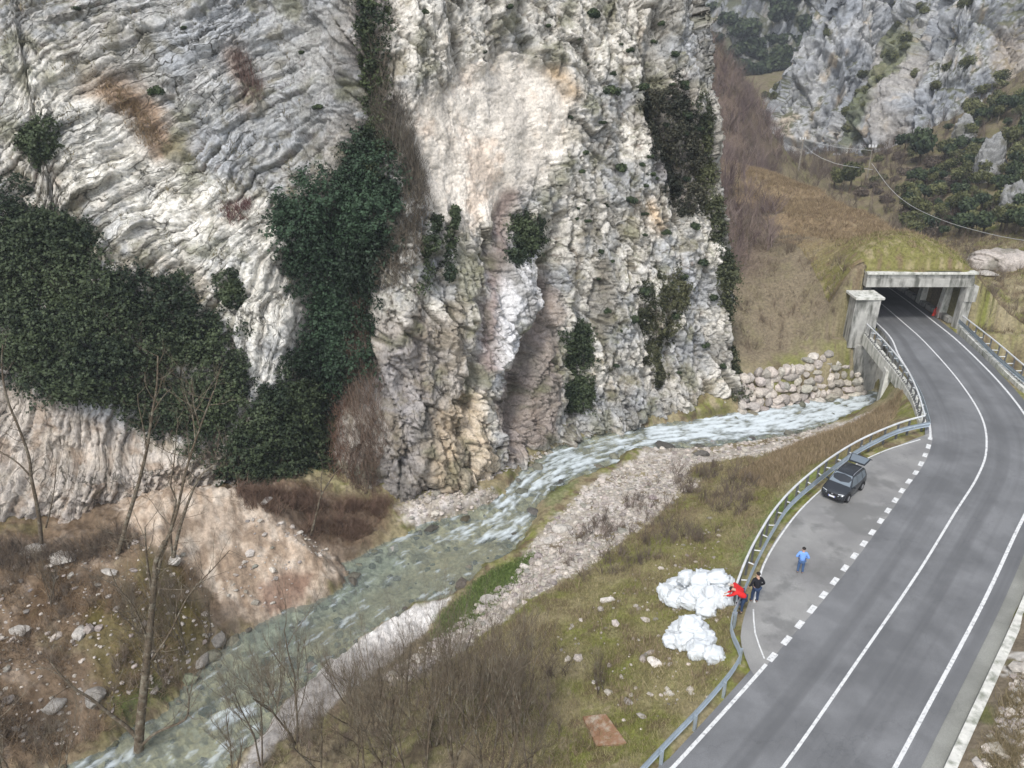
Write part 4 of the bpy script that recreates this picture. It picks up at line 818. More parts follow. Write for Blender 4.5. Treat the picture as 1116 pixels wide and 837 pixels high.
for x, y, s_, lb in ((1078, 185, 3.2, 'grey-white rock face showing between the trees on the right slope'), (1106, 228, 2.6, 'pale rock rib at the right edge just above the long cable'), (1050, 150, 2.6, 'small grey rock among the trees under the buttress')):
    p1 = ter(x, y+8); crag((p1[0], p1[1]+.5, p1[2]+s_*.3), (s_*.8, s_*.8, s_*1.7), (.27, .27, .265), lb, 310+x)
# rusty slab in the grass
P4 = [ter(*p) for p in ((635, 783), (660, 780), (683, 812), (650, 815))]; d = MB(); zt = max(p[2] for p in P4)+.12
d.loft([[(p[0], p[1], p[2]-.3) for p in P4], [(p[0], p[1], p[2]+.14) for p in P4]]); d.build('ground_slab', MAT['slab'], label='flat rust-brown concrete slab lying in the grass at the bottom', cat='slab', bevel=.02)
# ---------------------------------------------------------------- leaves
def leafquads(Cc, Nn_, size, col, rnd=rng, aspect=.75):
    n = len(Cc); d = rnd.normal(size=(n, 3)); d += Nn_*1.1; d /= np.linalg.norm(d, axis=1)[:, None]
    r = rnd.normal(size=(n, 3)); A = np.cross(d, r); A /= np.linalg.norm(A, axis=1)[:, None]+1e-9; B = np.cross(d, A)
    s = (size*rnd.uniform(.6, 1.3, n))[:, None]; A = A*s; B = B*s*aspect
    V = np.stack([Cc-A, Cc-B*.9+A*.1, Cc+A, Cc+B*.9+A*.1], 1).reshape(-1, 3)
    return V, np.arange(n*4).reshape(n, 4), np.repeat(col, 4, axis=0)
def lcol(n, a, b, t=None, rnd=rng):
    t = rnd.uniform(0, 1, n) if t is None else np.clip(t+rnd.uniform(-.3, .3, n), 0, 1); return np.array(a)*(1-t[:, None])+np.array(b)*t[:, None]
Q = c1.Q; QN = Nn; jit = fbm(P, 2.2, 4, 91); jit2 = fbm(P, .7, 3, 92); jit3 = fbm(P, 1.5, 3, 93); jit4 = fbm(P, 3.2, 2, 94)
def ivy(pts, label, n, thick=.8, soft=1., amp=1.6, size=.14, a=(.015, .026, .014), b=(.066, .086, .040), name='ivy', cat='ivy', line=None):
    if line: m = np.exp(-(linedist(U, H, [c1.uh(*p) for p in pts])/line)**2)+.35*jit+.15*jit2; msk = m > .45; dep = np.clip((m-.45)*1.6, 0, 1)
    else:
        sd = polysd(U, H, [c1.uh(*p) for p in pts])+amp*jit*1.2+.9*amp*jit2; msk = (sd < 0) & ((jit3 > -.30) | (sd < -3)) & (jit3 > -.42); dep = np.clip(-sd/soft, 0, 1)
    ids = np.flatnonzero(msk.ravel())
    if not len(ids): print('empty ivy', label); return
    n = int(n*1.55); size = size*.80; pw = (np.clip(dep.ravel()[ids]*1.3, .07, 1)*np.clip(.45+1.6*jit3.ravel()[ids]+.8*jit2.ravel()[ids], .10, 1)); ids = rng.choice(ids, n, p=pw/pw.sum()); T_ = thick*dep.ravel()[ids]*(.45+1.0*np.clip(jit2.ravel()[ids]+.3, 0, 1.2)+1.5*np.clip(jit3.ravel()[ids]+.1, 0, 1)); w_ = rng.uniform(.15, 1, n)**.5
    pc = Q.reshape(-1, 3)[ids]+QN.reshape(-1, 3)[ids]*(T_*w_+.05)[:, None]+rng.normal(0, .09, (n, 3)); pc[:, 2] -= .1*T_
    t = .35+.8*jit2.ravel()[ids]+1.0*jit4.ravel()[ids]+.4*(w_-.7)
    V, Fc, cc = leafquads(pc, QN.reshape(-1, 3)[ids]+np.array([0, 0, .6]), size, lcol(n, a, b, t))
    mesh(name, V, Fc, MAT['leaf'], col=cc, label=label, cat=cat)
ivy([(-60, 190), (20, 200), (45, 235), (95, 245), (110, 290), (150, 300), (200, 290), (225, 330), (262, 370), (270, 425), (250, 500), (232, 520), (190, 480), (120, 455), (60, 425), (10, 415), (-60, 400)], 'large dark ivy mass hanging over the lower left cliff above the pale outcrop', 52000, 1.5)
ivy([(340, 185), (372, 145), (410, 150), (438, 200), (430, 250), (412, 300), (405, 360), (388, 430), (345, 440), (318, 400), (325, 330), (305, 290), (303, 235)], 'tall dark evergreen growth filling the cliff gully at mid height', 42000, 1.9, b=(.042, .075, .04))
ivy([(270, 430), (320, 400), (370, 420), (365, 500), (350, 530), (300, 535), (240, 525), (235, 490)], 'dark ivy at the bottom of the gully behind the earth mound', 26000, 1.3)
ivy([(396, -60), (402, 0), (405, 60), (408, 150)], 'narrow green ivy strip at the top of the gully', 14000, 1., line=1.9, b=(.07, .09, .035))
ivy([(408, 120), (402, 160), (392, 200)], 'olive-green ivy joining the top strip to the gully growth', 7000, .9, line=2.0, b=(.075, .09, .04))
ivy([(20, 130), (40, 115), (70, 135), (62, 165), (35, 185), (28, 160)], 'dark bush clinging to the upper left slabs', 2600, .8, amp=.5)
ivy([(235, 300), (260, 290), (262, 330), (240, 340)], 'small ivy patch under the tip of the white rib', 1600, .6, amp=.5)
ivy([(545, 285), (560, 240), (585, 228), (607, 240), (605, 268), (580, 280), (560, 290)], 'dark green bush cushion under the overhang in the middle of the cliff', 5200, 1.2, amp=.35)
ivy([(612, 360), (640, 345), (652, 360), (650, 420), (645, 450), (612, 452), (618, 400)], 'dark ivy curtain in the recess low on the river wall', 7500, .8, amp=.5)
ivy([(497, 230), (493, 262), (488, 300)], 'thin dark ivy streak left of the overhang', 1600, .5, line=.45)
ivy([(472, 240), (468, 290), (462, 305)], 'dark ivy clump left of the thin streak', 1500, .6, line=.6)
ivy([(765, 120), (772, 200), (785, 300), (796, 360), (800, 430)], 'green scrub along the right edge of the cliff', 12000, .9, line=1.5, a=(.03, .04, .02), b=(.10, .105, .05))
ivy([(700, 90), (735, 80), (760, 140), (770, 210), (740, 240), (715, 200), (705, 150)], 'dark scrub in the deep cleft near the right edge of the cliff', 9000, .7, a=(.02, .024, .016), b=(.075, .07, .045))
ivy([(700, 310), (735, 290), (748, 330), (730, 420), (705, 400), (690, 350)], 'mossy green growth in the lower right groove of the cliff', 7000, .35, a=(.035, .04, .02), b=(.12, .12, .06))
# brown dead creepers
def creeper(pts, label, n, a, b, r, ln=.9):
    d = np.exp(-(linedist(U, H, [c1.uh(*p) for p in pts])/r)**2)+.3*jit; ids = np.flatnonzero((d > .4).ravel()); ids = rng.choice(ids, n)
    pc = Q.reshape(-1, 3)[ids]+QN.reshape(-1, 3)[ids]*rng.uniform(.1, .7, (n, 1)); dr = rng.normal(0, .45, (n, 3))+[0, 0, 1.]; dr *= ln*rng.uniform(.4, 1, (n, 1)); sd = rng.normal(0, 1, (n, 3)); sd = np.cross(dr, sd); sd /= np.linalg.norm(sd, axis=1)[:, None]; sd *= .018
    V = np.stack([pc-sd, pc+sd, pc+dr], 1).reshape(-1, 3); mesh('creeper', V, np.arange(3*n).reshape(n, 3), MAT['twig'], col=np.repeat(lcol(n, a, b), 3, 0), label=label, cat='creeper')
creeper([(372, 340), (365, 420), (362, 480), (372, 520)], 'leafless red-brown creeper hanging in the lower gully', 5000, (.12, .07, .05), (.22, .14, .10), 1.4)
creeper([(415, 60), (425, 130), (450, 190), (448, 240), (425, 300)], 'grey-brown leafless stems fringing the right side of the gully ivy', 5000, (.09, .075, .06), (.19, .16, .12), .9, 1.1)
creeper([(378, 340), (392, 400), (400, 470), (400, 530)], 'brown dead stems right of the lower ivy at the gully mouth', 4500, (.12, .085, .065), (.22, .16, .12), 1.1, 1.2)
creeper([(262, 70), (272, 100)], 'bare brown shrub on the grey slabs of the left wall', 500, (.10, .07, .06), (.18, .12, .10), .8, .8)
creeper([(255, 238), (268, 228)], 'small reddish bare shrub above the white rib', 500, (.10, .05, .05), (.18, .10, .09), .5, .6)
creeper([(130, 105), (150, 120), (172, 150)], 'dry orange-brown grass ledge on the fold of the left wall', 1100, (.16, .11, .06), (.28, .2, .12), .55, .4)
creeper([(430, 110), (445, 160), (450, 200)], 'grey leafless bush fringe beside the smooth scar', 2500, (.08, .07, .06), (.17, .15, .12), .9, .8)
creeper([(60, 300), (110, 340), (160, 400)], 'dry twiggy stems running through the large left ivy', 700, (.14, .12, .09), (.26, .23, .18), .9, 1.6)
creeper([(200, 470), (250, 510), (320, 520)], 'brown bare stems at the foot of the left ivy', 1500, (.12, .09, .07), (.22, .17, .13), 1.0, .9)
mk = ((U < uB-1) & (H > 8) & (jit3+.4*jit2 > .32)); ids = rng.choice(np.flatnonzero(mk.ravel()), 5200); pc = Q.reshape(-1, 3)[ids]+QN.reshape(-1, 3)[ids]*.05; dr = rng.normal(0, .5, (5200, 3))+[0, -.2, .8]; dr *= rng.uniform(.12, .42, (5200, 1)); sd = np.cross(dr, rng.normal(0, 1, (5200, 3))); sd /= np.linalg.norm(sd, axis=1)[:, None]; sd *= .025
mesh('cliff_grass', np.stack([pc-sd, pc+sd, pc+dr], 1).reshape(-1, 3), np.arange(15600).reshape(5200, 3), MAT['twig'], col=np.repeat(lcol(5200, (.10, .10, .05), (.26, .21, .12)), 3, 0), kind='stuff')
# ---------------------------------------------------------------- bush shapes shared by copies
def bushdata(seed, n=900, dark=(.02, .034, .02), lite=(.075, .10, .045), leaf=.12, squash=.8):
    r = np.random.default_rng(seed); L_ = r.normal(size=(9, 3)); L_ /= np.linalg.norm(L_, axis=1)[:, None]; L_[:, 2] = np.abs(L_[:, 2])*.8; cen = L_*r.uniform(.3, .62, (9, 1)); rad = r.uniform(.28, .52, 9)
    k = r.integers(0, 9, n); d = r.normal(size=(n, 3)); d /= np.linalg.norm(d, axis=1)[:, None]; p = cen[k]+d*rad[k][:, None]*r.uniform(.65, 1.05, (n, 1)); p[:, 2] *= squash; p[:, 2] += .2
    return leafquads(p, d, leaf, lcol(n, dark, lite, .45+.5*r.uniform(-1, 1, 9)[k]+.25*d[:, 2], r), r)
def mkmesh(name, data, mat=None):
    o = mesh(name, data[0], data[1], mat or MAT['leaf'], col=data[2]); COL.objects.unlink(o); return o
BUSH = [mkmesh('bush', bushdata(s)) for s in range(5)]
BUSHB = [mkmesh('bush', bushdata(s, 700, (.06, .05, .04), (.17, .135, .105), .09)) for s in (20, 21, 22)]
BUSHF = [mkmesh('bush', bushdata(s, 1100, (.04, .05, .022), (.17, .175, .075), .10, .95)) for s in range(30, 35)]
def put(src, p, s, rz=None, label=None, cat='bush', group=None, name='bush'):
    o = src.copy(); o.name = name; o.location = p; o.scale = (s, s*random.uniform(.85, 1.15), s*random.uniform(.85, 1.15)); o.rotation_euler = (0, 0, random.uniform(0, 6.3) if rz is None else rz)
    COL.objects.link(o); o['label'] = label; o['category'] = cat
    if group: o['group'] = group
    return o
Qpx, Qpy = proj(Q[::3, ::3]); Qs = Q[::3, ::3]; Qd = Qs[..., 1]; vis_ = ((np.array([0, 0, CAMH])-Qs)*QN[::3, ::3]).sum(-1) > 0
def onwall(x, y):
    d = np.hypot(Qpx-x, Qpy-y)+np.where(vis_, 0, 1e5); c = d < max(4, d.min()+1); dd = np.where(c, Qd, 1e9); i = np.unravel_index(np.argmin(dd), dd.shape); return Qs[i]
g1 = 'small evergreen bushes rooted in the cliff face'; gl = 'small dark evergreen bush rooted in the pale rock of the tall river cliff'
for x, y, s in [(650, 18, .8), (667, 100, 1.0), (700, 95, .9), (680, 185, 1.0), (665, 222, .7), (686, 218, .7), (638, 168, .5), (622, 128, .4), (652, 275, .5), (669, 283, .35), (650, 305, .5), (745, 100, .9), (750, 130, .8), (720, 160, .8), (762, 175, .8), (735, 215, .7), (466, 12, .5), (700, 320, .9), (735, 345, .8), (692, 350, .8), (755, 250, .8), (768, 290, .8), (778, 330, .7),
                (170, 100, .8), (85, 10, .4), (560, 10, .5), (600, 30, .4), (530, 60, .4), (720, 30, .5), (735, 60, .6), (640, 240, .4), (610, 205, .4), (690, 60, .5), (725, 255, .6), (712, 190, .6), (748, 200, .7), (745, 300, .7), (660, 135, .5), (200, 30, .35), (345, 120, .5), (330, 60, .4), (660, 340, .5), (672, 400, .5), (765, 380, .6), (785, 400, .6), (760, 140, .7)]+[(random.uniform(620, 760), random.uniform(20, 430), random.uniform(.25, .5)) for _ in range(24)]:
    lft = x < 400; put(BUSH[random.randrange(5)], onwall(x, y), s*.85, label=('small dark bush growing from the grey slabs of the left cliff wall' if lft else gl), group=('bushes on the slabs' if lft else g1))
# shrubs on the far crags
def shrubs(cu, n, smin, smax, label, group, src, gthr=.45, box=(730, 1116, -20, 300)):
    dt = 'tree' in label
    ppx, ppy = proj(cu.Q); m = (cu.g > gthr) & (ppx > box[0]) & (ppx < box[1]) & (ppy > box[2]) & (ppy < box[3]); ids = rng.choice(np.flatnonzero(m.ravel()), min(n, int(m.sum())), replace=False)
    for i in ids: put(src[random.randrange(len(src))], cu.Q.reshape(-1, 3)[i], random.uniform(smin, smax), label=label, group=group, name='distant_tree' if dt else 'bush', cat='tree' if dt else 'bush')
shrubs(m0, 130, 4, 8, 'dark green tree on the far hazy mountainside', 'trees on the far mountainside', BUSH, .3, (730, 910, -30, 120))
shrubs(m1, 45, 1.2, 2.8, 'green shrub growing on the blue-grey crag in the background', 'shrubs on the background crag', BUSHF)
shrubs(m2, 85, 1.0, 2.6, 'green shrub growing on the nearer rock buttress at upper right', 'shrubs on the rock buttress', BUSHF)
# trees of the right-hand slope: trunk + crown
def trunk(): d = MB(); d.tube([(0, 0, -1.2), (.03, .02, -.2), (0, .05, .45)], [.1, .07, .03], 6); return d
tk = trunk().build('trunk', MAT['bark']); COL.objects.unlink(tk)
def tree(p, s, label, group=None, src=BUSHF):
    e = empty('evergreen_tree', p, random.uniform(0, 6.3), label=label, cat='tree', group=group); e.location = Vector(p)+Vector((0, 0, s*.9)); e.scale = (s, s, s*random.uniform(.95, 1.35))
    a = src[random.randrange(len(src))].copy(); a.name = 'crown'; b = tk.copy(); b.name = 'trunk'
    for o in (a, b): COL.objects.link(o); o.parent = e
    return e
n = 0
for x, y in [(random.uniform(985, 1125), random.uniform(110, 262)) for _ in range(420)]:
    if (x-985)/130*1.05+(y-100)/170 < .62+random.uniform(0, .25) or n > 155: continue
    if y > 268-(x-1000)*.0: continue
    p = ter(x, y)
    if p[1] > 200 or p[1] < 88 or p[0] < 47: continue
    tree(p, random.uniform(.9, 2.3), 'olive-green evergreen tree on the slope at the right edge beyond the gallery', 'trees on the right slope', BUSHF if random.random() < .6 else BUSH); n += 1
for x, y in [(random.uniform(900, 1060), random.uniform(165, 275)) for _ in range(300)]:
    if y > 178+(x-880)*.62 or n > 225: continue
    p = ter(x, y)
    if p[1] < 118 or p[1] > 220: continue
    put((BUSHB+BUSHF[:1])[random.randrange(4)], p, random.uniform(1.0, 2.2), label='brown-green shrub in the valley hollow behind the gallery ridge', group='shrubs behind the ridge'); n += 1
for x, y, s, lb in [(925, 195, 3.0, 'round grey-green tree just behind the ridge, near the pole'), (1000, 165, 3.6, 'darkest tall evergreen against the base of the buttress'), (1050, 245, 2.2, 'dark green tree just above the cable by the right slope'), (908, 190, 2.0, 'small pale green tree left of the round one behind the ridge'), (985, 150, 2.2, 'dark evergreen on the left shoulder of the buttress')]:
    p = ter(x, y+16); tree(p, s, lb, src=BUSH if 'dark' in lb else BUSHF)
# ---------------------------------------------------------------- brush and grass
def blades(name, pts, h, w, a, b, per=6, spread=.35, zfun=hz, t=None, **kw):
    n = len(pts); c = np.repeat(pts, per, 0); c = c+rng.normal(0, spread*.35, c.shape); z = zfun(c[:, 0], c[:, 1]); m = len(c)
    base = np.c_[c, z-.03]; hh = h*rng.uniform(.35, 1.1, m); dr = rng.normal(0, spread, (m, 2)); tip = base+np.c_[dr*hh[:, None], hh]
    mid = (base+tip)/2+rng.normal(0, .04, (m, 3))*hh[:, None]; a0 = rng.uniform(0, PI, m); sd = np.c_[np.cos(a0), np.sin(a0), 0*a0]*w
    V = np.stack([base-sd, base+sd, mid+sd*.8, mid-sd*.8, tip], 1).reshape(-1, 3); i5 = np.arange(m)*5
    cc = np.repeat(lcol(n, a, b, t), per, 0)*rng.uniform(.75, 1.25, (m, 1))
    return mesh(name, V, [np.stack([i5, i5+1, i5+2, i5+3], 1), np.stack([i5+3, i5+2, i5+4], 1)], MAT['twig'], col=np.repeat(cc, 5, 0), kind='stuff', **kw)
def branch(d, P0, dr, ln, r, lev, rnd, up=.25, bmax=4):
    n = 5; P_ = [np.array(P0, float)]; v = np.array(dr, float)
    for i in range(n):
        v = v+rnd.normal(0, .13, 3)+np.array([0, 0, up*.2]); v /= np.linalg.norm(v); P_.append(P_[-1]+v*ln/n)
    d.tube(P_, np.linspace(r, r*.35, n+1), 5 if r > .03 else 3, caps=False)
    if lev <= 0: return
    for k in range(bmax):
        t = rnd.uniform(.25, 1.)*n; i = min(int(t), n-1); q = P_[i]+(P_[i+1]-P_[i])*(t-i); w_ = v+rnd.normal(0, .55, 3)+np.array([0, 0, up]); w_ /= np.linalg.norm(w_)
        branch(d, q, w_, ln*rnd.uniform(.4, .68), r*.5*(1-.4*t/n), lev-1, rnd, up, bmax)
def twigbush(seed, nst=5, h=1.):
    d = MB(); rnd = np.random.default_rng(seed)
    for i in range(nst):
        dr = np.array([rnd.normal(0, .45), rnd.normal(0, .45), 1.]); branch(d, (rnd.normal(0, .08), rnd.normal(0, .08), -.05), dr/np.linalg.norm(dr), h*rnd.uniform(.45, .8), .014, 2, rnd, .35, 4)
    return np.vstack(d.v), {k: np.array(v) for k, v in d.f.items()}
TB = None
def thicket(name, pts, h, a, b, zfun=None, fat=1.):
    global TB
    if TB is None: TB = [twigbush(700+i) for i in range(4)]
    zf = zfun or hz; Vs = []; Fq = []; Ft = []; Cs = []; n0 = 0; Z_ = zf(pts[:, 0], pts[:, 1]); cc = lcol(len(pts), a, b)
    for i, (x, y) in enumerate(pts):
        V, Fd = TB[i % 4]; an = rng.uniform(0, 6.3); s = h*rng.uniform(.5, 1.25); c_, s_ = math.cos(an), math.sin(an)
        Vs.append(np.stack([V[:, 0]*c_-V[:, 1]*s_, V[:, 0]*s_+V[:, 1]*c_, V[:, 2]], 1)*s+[x, y, Z_[i]])
        for k, f in Fd.items(): Fq.append(f+n0)
        n0 += len(V); Cs.append(np.repeat(cc[i:i+1], len(V), 0))
    return mesh(name, np.vstack(Vs), [np.vstack(Fq)], MAT['twig'], col=np.vstack(Cs), kind='stuff')
def clumpy(pts, s, thr, seed): v = fbm(np.c_[pts, pts[:, :1]*0], s, 3, seed); return pts[v > thr]
bench = tpoly([(985, 425), (960, 490), (900, 505), (850, 540), (800, 620), (798, 700), (795, 730), (690, 850), (560, 850), (440, 760), (520, 700), (620, 630), (720, 560), (760, 505), (860, 490), (950, 455)])
def clear(pts, r=.1):
    return pts[(np.minimum(polysd(pts[:, 0], pts[:, 1], roadpoly), polysd(pts[:, 0], pts[:, 1], layby[:, :2])) > r) & (polysd(pts[:, 0], pts[:, 1], riverpoly) > .2)]
g0 = clear(inpoly(bench, 26000)); blades('dry_grass', g0, .22, .012, (.20, .19, .07), (.38, .32, .19), 5, .5, t=.5+.9*fbm(np.c_[g0, g0[:, :1]*0], 3.2, 4, 11)*-1)
g2 = clumpy(g0[::3], 1.6, .12, 61); blades('tall_dry_weeds', g2, .45, .012, (.20, .15, .10), (.33, .26, .17), 5, .35)
upb = clear(inpoly(tpoly([(985, 425), (960, 475), (900, 500), (840, 535), (800, 520), (860, 488), (950, 450)]), 5000)); blades('tall_dry_weeds', upb, .5, .013, (.22, .17, .10), (.40, .31, .2), 6, .35)
bx = clear(inpoly(tpoly([(600, 600), (760, 500), (840, 510), (800, 580), (700, 620), (640, 640)]), 2200)); bx = clumpy(bx, 2.2, .05, 63); thicket('low_bare_scrub', bx[::5], 1.3, (.12, .095, .075), (.22, .175, .14))
low = clear(inpoly(tpoly([(240, 850), (300, 810), (390, 755), (450, 715), (520, 700), (610, 710), (610, 850)]), 5200)); lowc = clumpy(low, 2.6, -.12, 64)
blades('thicket_weeds', low[::3], .28, .010, (.18, .145, .09), (.36, .30, .20), 5, .8); thicket('bare_thicket', lowc[::45], 1.5, (.12, .095, .075), (.24, .19, .15))
lefts = clear(inpoly(tpoly([(-60, 600), (200, 605), (240, 690), (190, 760), (60, 830), (-60, 830)]), 5200)); lf = clumpy(lefts, 2.2, .02, 65); blades('dead_brush', lf, .45, .012, (.15, .10, .06), (.30, .22, .14), 5, .8); thicket('left_bank_scrub', lf[::12], 1.2, (.13, .10, .075), (.26, .21, .16))
lb2 = clear(inpoly(tpoly([(-60, 590), (140, 570), (150, 610), (-60, 620)]), 1200)); blades('dead_brush', lb2[::3], .6, .012, (.11, .08, .06), (.2, .15, .11), 6, .7); thicket('dead_thicket', lb2[::10], 1.4, (.10, .08, .065), (.2, .16, .12))
hol = clear(inpoly(tpoly([(240, 535), (330, 540), (430, 548), (400, 588), (352, 596), (290, 560)]), 2800)); hol = clumpy(hol, 1.6, -.1, 67); blades('brown_brush', hol[::2], .6, .012, (.12, .08, .055), (.24, .16, .11), 5, .7); thicket('brown_thicket', hol[::9], 1.3, (.13, .085, .06), (.24, .16, .12))
grs = clear(np.vstack([inpoly(tpoly(g), 2600) for g in grn[:1]]), .1); blades('green_grass', grs[::2], .25, .02, (.08, .12, .035), (.17, .22, .07), 6, .6)
rv_ = inpoly(tpoly([(1020, 837), (1070, 760), (1116, 670), (1116, 837)]), 5000); rv_ = clear(clumpy(rv_, 1.5, -.05, 66), 1.8); blades('verge_weeds', rv_, .35, .01, (.16, .13, .06), (.32, .26, .17), 6, .6)
hill = clear(inpoly(np.array([[21, 72], [33, 71.5], [34, 85], [34, 132], [48, 134], [44, 165], [0, 165], [16, 90]]), 21000)); hill = hill[~((hill[:, 0] > 34.) & (hill[:, 1] < 134))]
blades('hillside_brush', hill[::2], .55, .02, (.15, .12, .09), (.33, .28, .20), 6, .8, t=.5+1.4*fbm(np.c_[hill, hill[:, :1]*0], 6, 4, 14)[::2])
hl2 = clumpy(hill[::12], 5, .0, 68); thicket('hillside_scrub', hl2, 1.5, (.15, .115, .085), (.28, .22, .16))
rzf = lambda x, y: np.interp(y, [72, 90, 134], [5.7, 5.9, 6.1])
from bisect import bisect
def roofz(x, y):
    i = np.clip(np.searchsorted(gx, x)-1, 0, 108); j = np.clip(np.searchsorted(gy, y)-1, 0, 418); return RZ[i, j]
ro = inpoly([(34.3, 73.2), (45, 73.2), (45, 134), (34.3, 134)], 7000); t_ = np.clip((ro[:, 1]-73)/14, 0, 1)
near_ = ro[t_ < rng.uniform(0, 1, len(ro))]; blades('roof_grass', near_, .3, .025, (.14, .15, .04), (.32, .28, .14), 6, .5, roofz)
far_ = ro[t_ >= rng.uniform(0, 1, len(ro))]; blades('roof_brush', far_, .55, .02, (.18, .13, .085), (.36, .28, .17), 6, .5, roofz)
sl_ = inpoly(tpoly([(745, 20), (790, 70), (830, 125), (850, 190), (835, 290), (790, 300), (772, 200), (760, 100)]), 8000); thicket('bare_scrub', sl_[::13], 4.2, (.11, .08, .08), (.33, .26, .23))
hz_b = inpoly([(46, 66), (62, 68), (75, 100), (62, 135), (46, 120)], 5000); hz_b = clear(hz_b, 1.5); blades('bank_brush', hz_b, .8, .02, (.13, .10, .07), (.27, .21, .13), 5, .6); thicket('bank_scrub', hz_b[::14], 1.8, (.12, .095, .08), (.22, .18, .14))
hz_c = np.vstack([inpoly([(46, 120), (95, 110), (95, 190), (30, 200), (30, 165)], 6000), inpoly([(28, 165), (105, 165), (105, 240), (28, 240)], 6500)]); thicket('valley_scrub', hz_c[::8], 3.2, (.11, .085, .07), (.21, .17, .14))
# ---------------------------------------------------------------- bare trees
def stems(name, lines, label, twigs=1, seed=0, group=None, mat='bark', tw=1.2):
    rnd = np.random.default_rng(seed); b0_ = lines[0][0][0]; e = empty(name, tuple(b0_), label=label, cat='tree', group=group)
    for k, (pts, r0, r1) in enumerate(lines):
        Pp = catmull(np.array(pts), .35); Rr = np.linspace(r0, r1, len(Pp)); d = MB(); d.tube(Pp, Rr, 8 if r0 > .08 else 5); child(d, 'trunk' if k == 0 else 'limb', MAT[mat], e, smooth=True)
        if twigs:
            d = MB()
            for j in range(int(len(Pp)*.35), len(Pp), max(1, int(2/twigs))):
                t = Pp[min(j+1, len(Pp)-1)]-Pp[j-1]; t /= np.linalg.norm(t)+1e-9; w_ = t*.6+rnd.normal(0, .6, 3); w_ /= np.linalg.norm(w_); branch(d, Pp[j], w_, tw*rnd.uniform(.6, 1.3), min(.02, Rr[j]*.5)+.004, 2, rnd, .3, 3)
            if d.n: child(d, 'twigs', MAT[mat], e)
    return e
def LP(pts, D, dd=0): return [atD(x, y, D+dd*i/len(pts)) for i, (x, y) in enumerate(pts)]
def base(x, y): p = ter(x, y); return p[1]
D1 = 29.
stems('bare_tree', [(LP([(150, 860), (152, 800), (158, 740), (163, 690), (168, 640), (170, 612), (180, 590)], D1, 1), .30, .11), (LP([(168, 640), (178, 600), (192, 560), (203, 512), (218, 466), (233, 426)], D1+1, 1), .10, .03), (LP([(218, 466), (211, 440), (209, 412)], D1+1.9), .04, .015),
    (LP([(166, 650), (160, 610), (158, 575)], D1+1), .08, .03), (LP([(153, 808), (138, 792), (122, 780), (100, 762), (78, 748), (55, 722)], D1), .12, .03), (LP([(155, 812), (168, 800), (185, 792), (202, 784), (206, 765), (203, 745)], D1), .09, .02),
    (LP([(165, 720), (185, 690), (205, 650), (232, 620), (250, 600)], D1+.3), .06, .02), (LP([(162, 700), (145, 660), (128, 640), (120, 620)], D1+.3), .06, .02)], 'largest leafless tree rising from the river bottom at lower left', 2.0, 1, tw=2.1)
D2 = base(130, 604)
stems('bare_tree', [(LP([(128, 606), (138, 570), (150, 530), (160, 490), (166, 450), (171, 420), (172, 388)], D2), .14, .04), (LP([(160, 490), (156, 465), (151, 442), (150, 430)], D2), .05, .02), (LP([(168, 447), (178, 432), (186, 424)], D2), .035, .015), (LP([(166, 450), (172, 440), (165, 432), (161, 425)], D2), .04, .015)], 'bare tree with a pale snapped top standing on the left ledge', .7, 2, mat='bark', tw=1.2)
D3 = base(190, 612)
stems('bare_tree', [(LP([(188, 614), (196, 575), (212, 530), (222, 515), (236, 505)], D3), .12, .05), (LP([(188, 610), (186, 575), (192, 545), (186, 530), (190, 500), (194, 456)], D3), .08, .02)], 'pair of thin bare stems behind the earth mound crest', 1., 3, tw=1.4)
D4 = base(46, 598)
stems('bare_tree', [(LP([(46, 600), (42, 560), (34, 520), (32, 500), (22, 470), (8, 435), (2, 400), (3, 375)], D4), .13, .03), (LP([(34, 520), (20, 505), (0, 492), (-20, 480)], D4), .06, .02), (LP([(50, 575), (58, 540), (62, 500)], D4), .05, .02)], 'thin crooked bare tree in front of the pale outcrop at the far left', 1., 4, tw=1.3)
D5 = base(338, 584); stems('bare_tree', [(LP([(338, 586), (346, 556), (350, 540), (366, 515), (374, 508)], D5), .09, .03), (LP([(350, 540), (350, 520), (352, 512)], D5), .05, .02)], 'pale forked dead tree in the brown hollow right of the mound', 1., 5)
k = 0
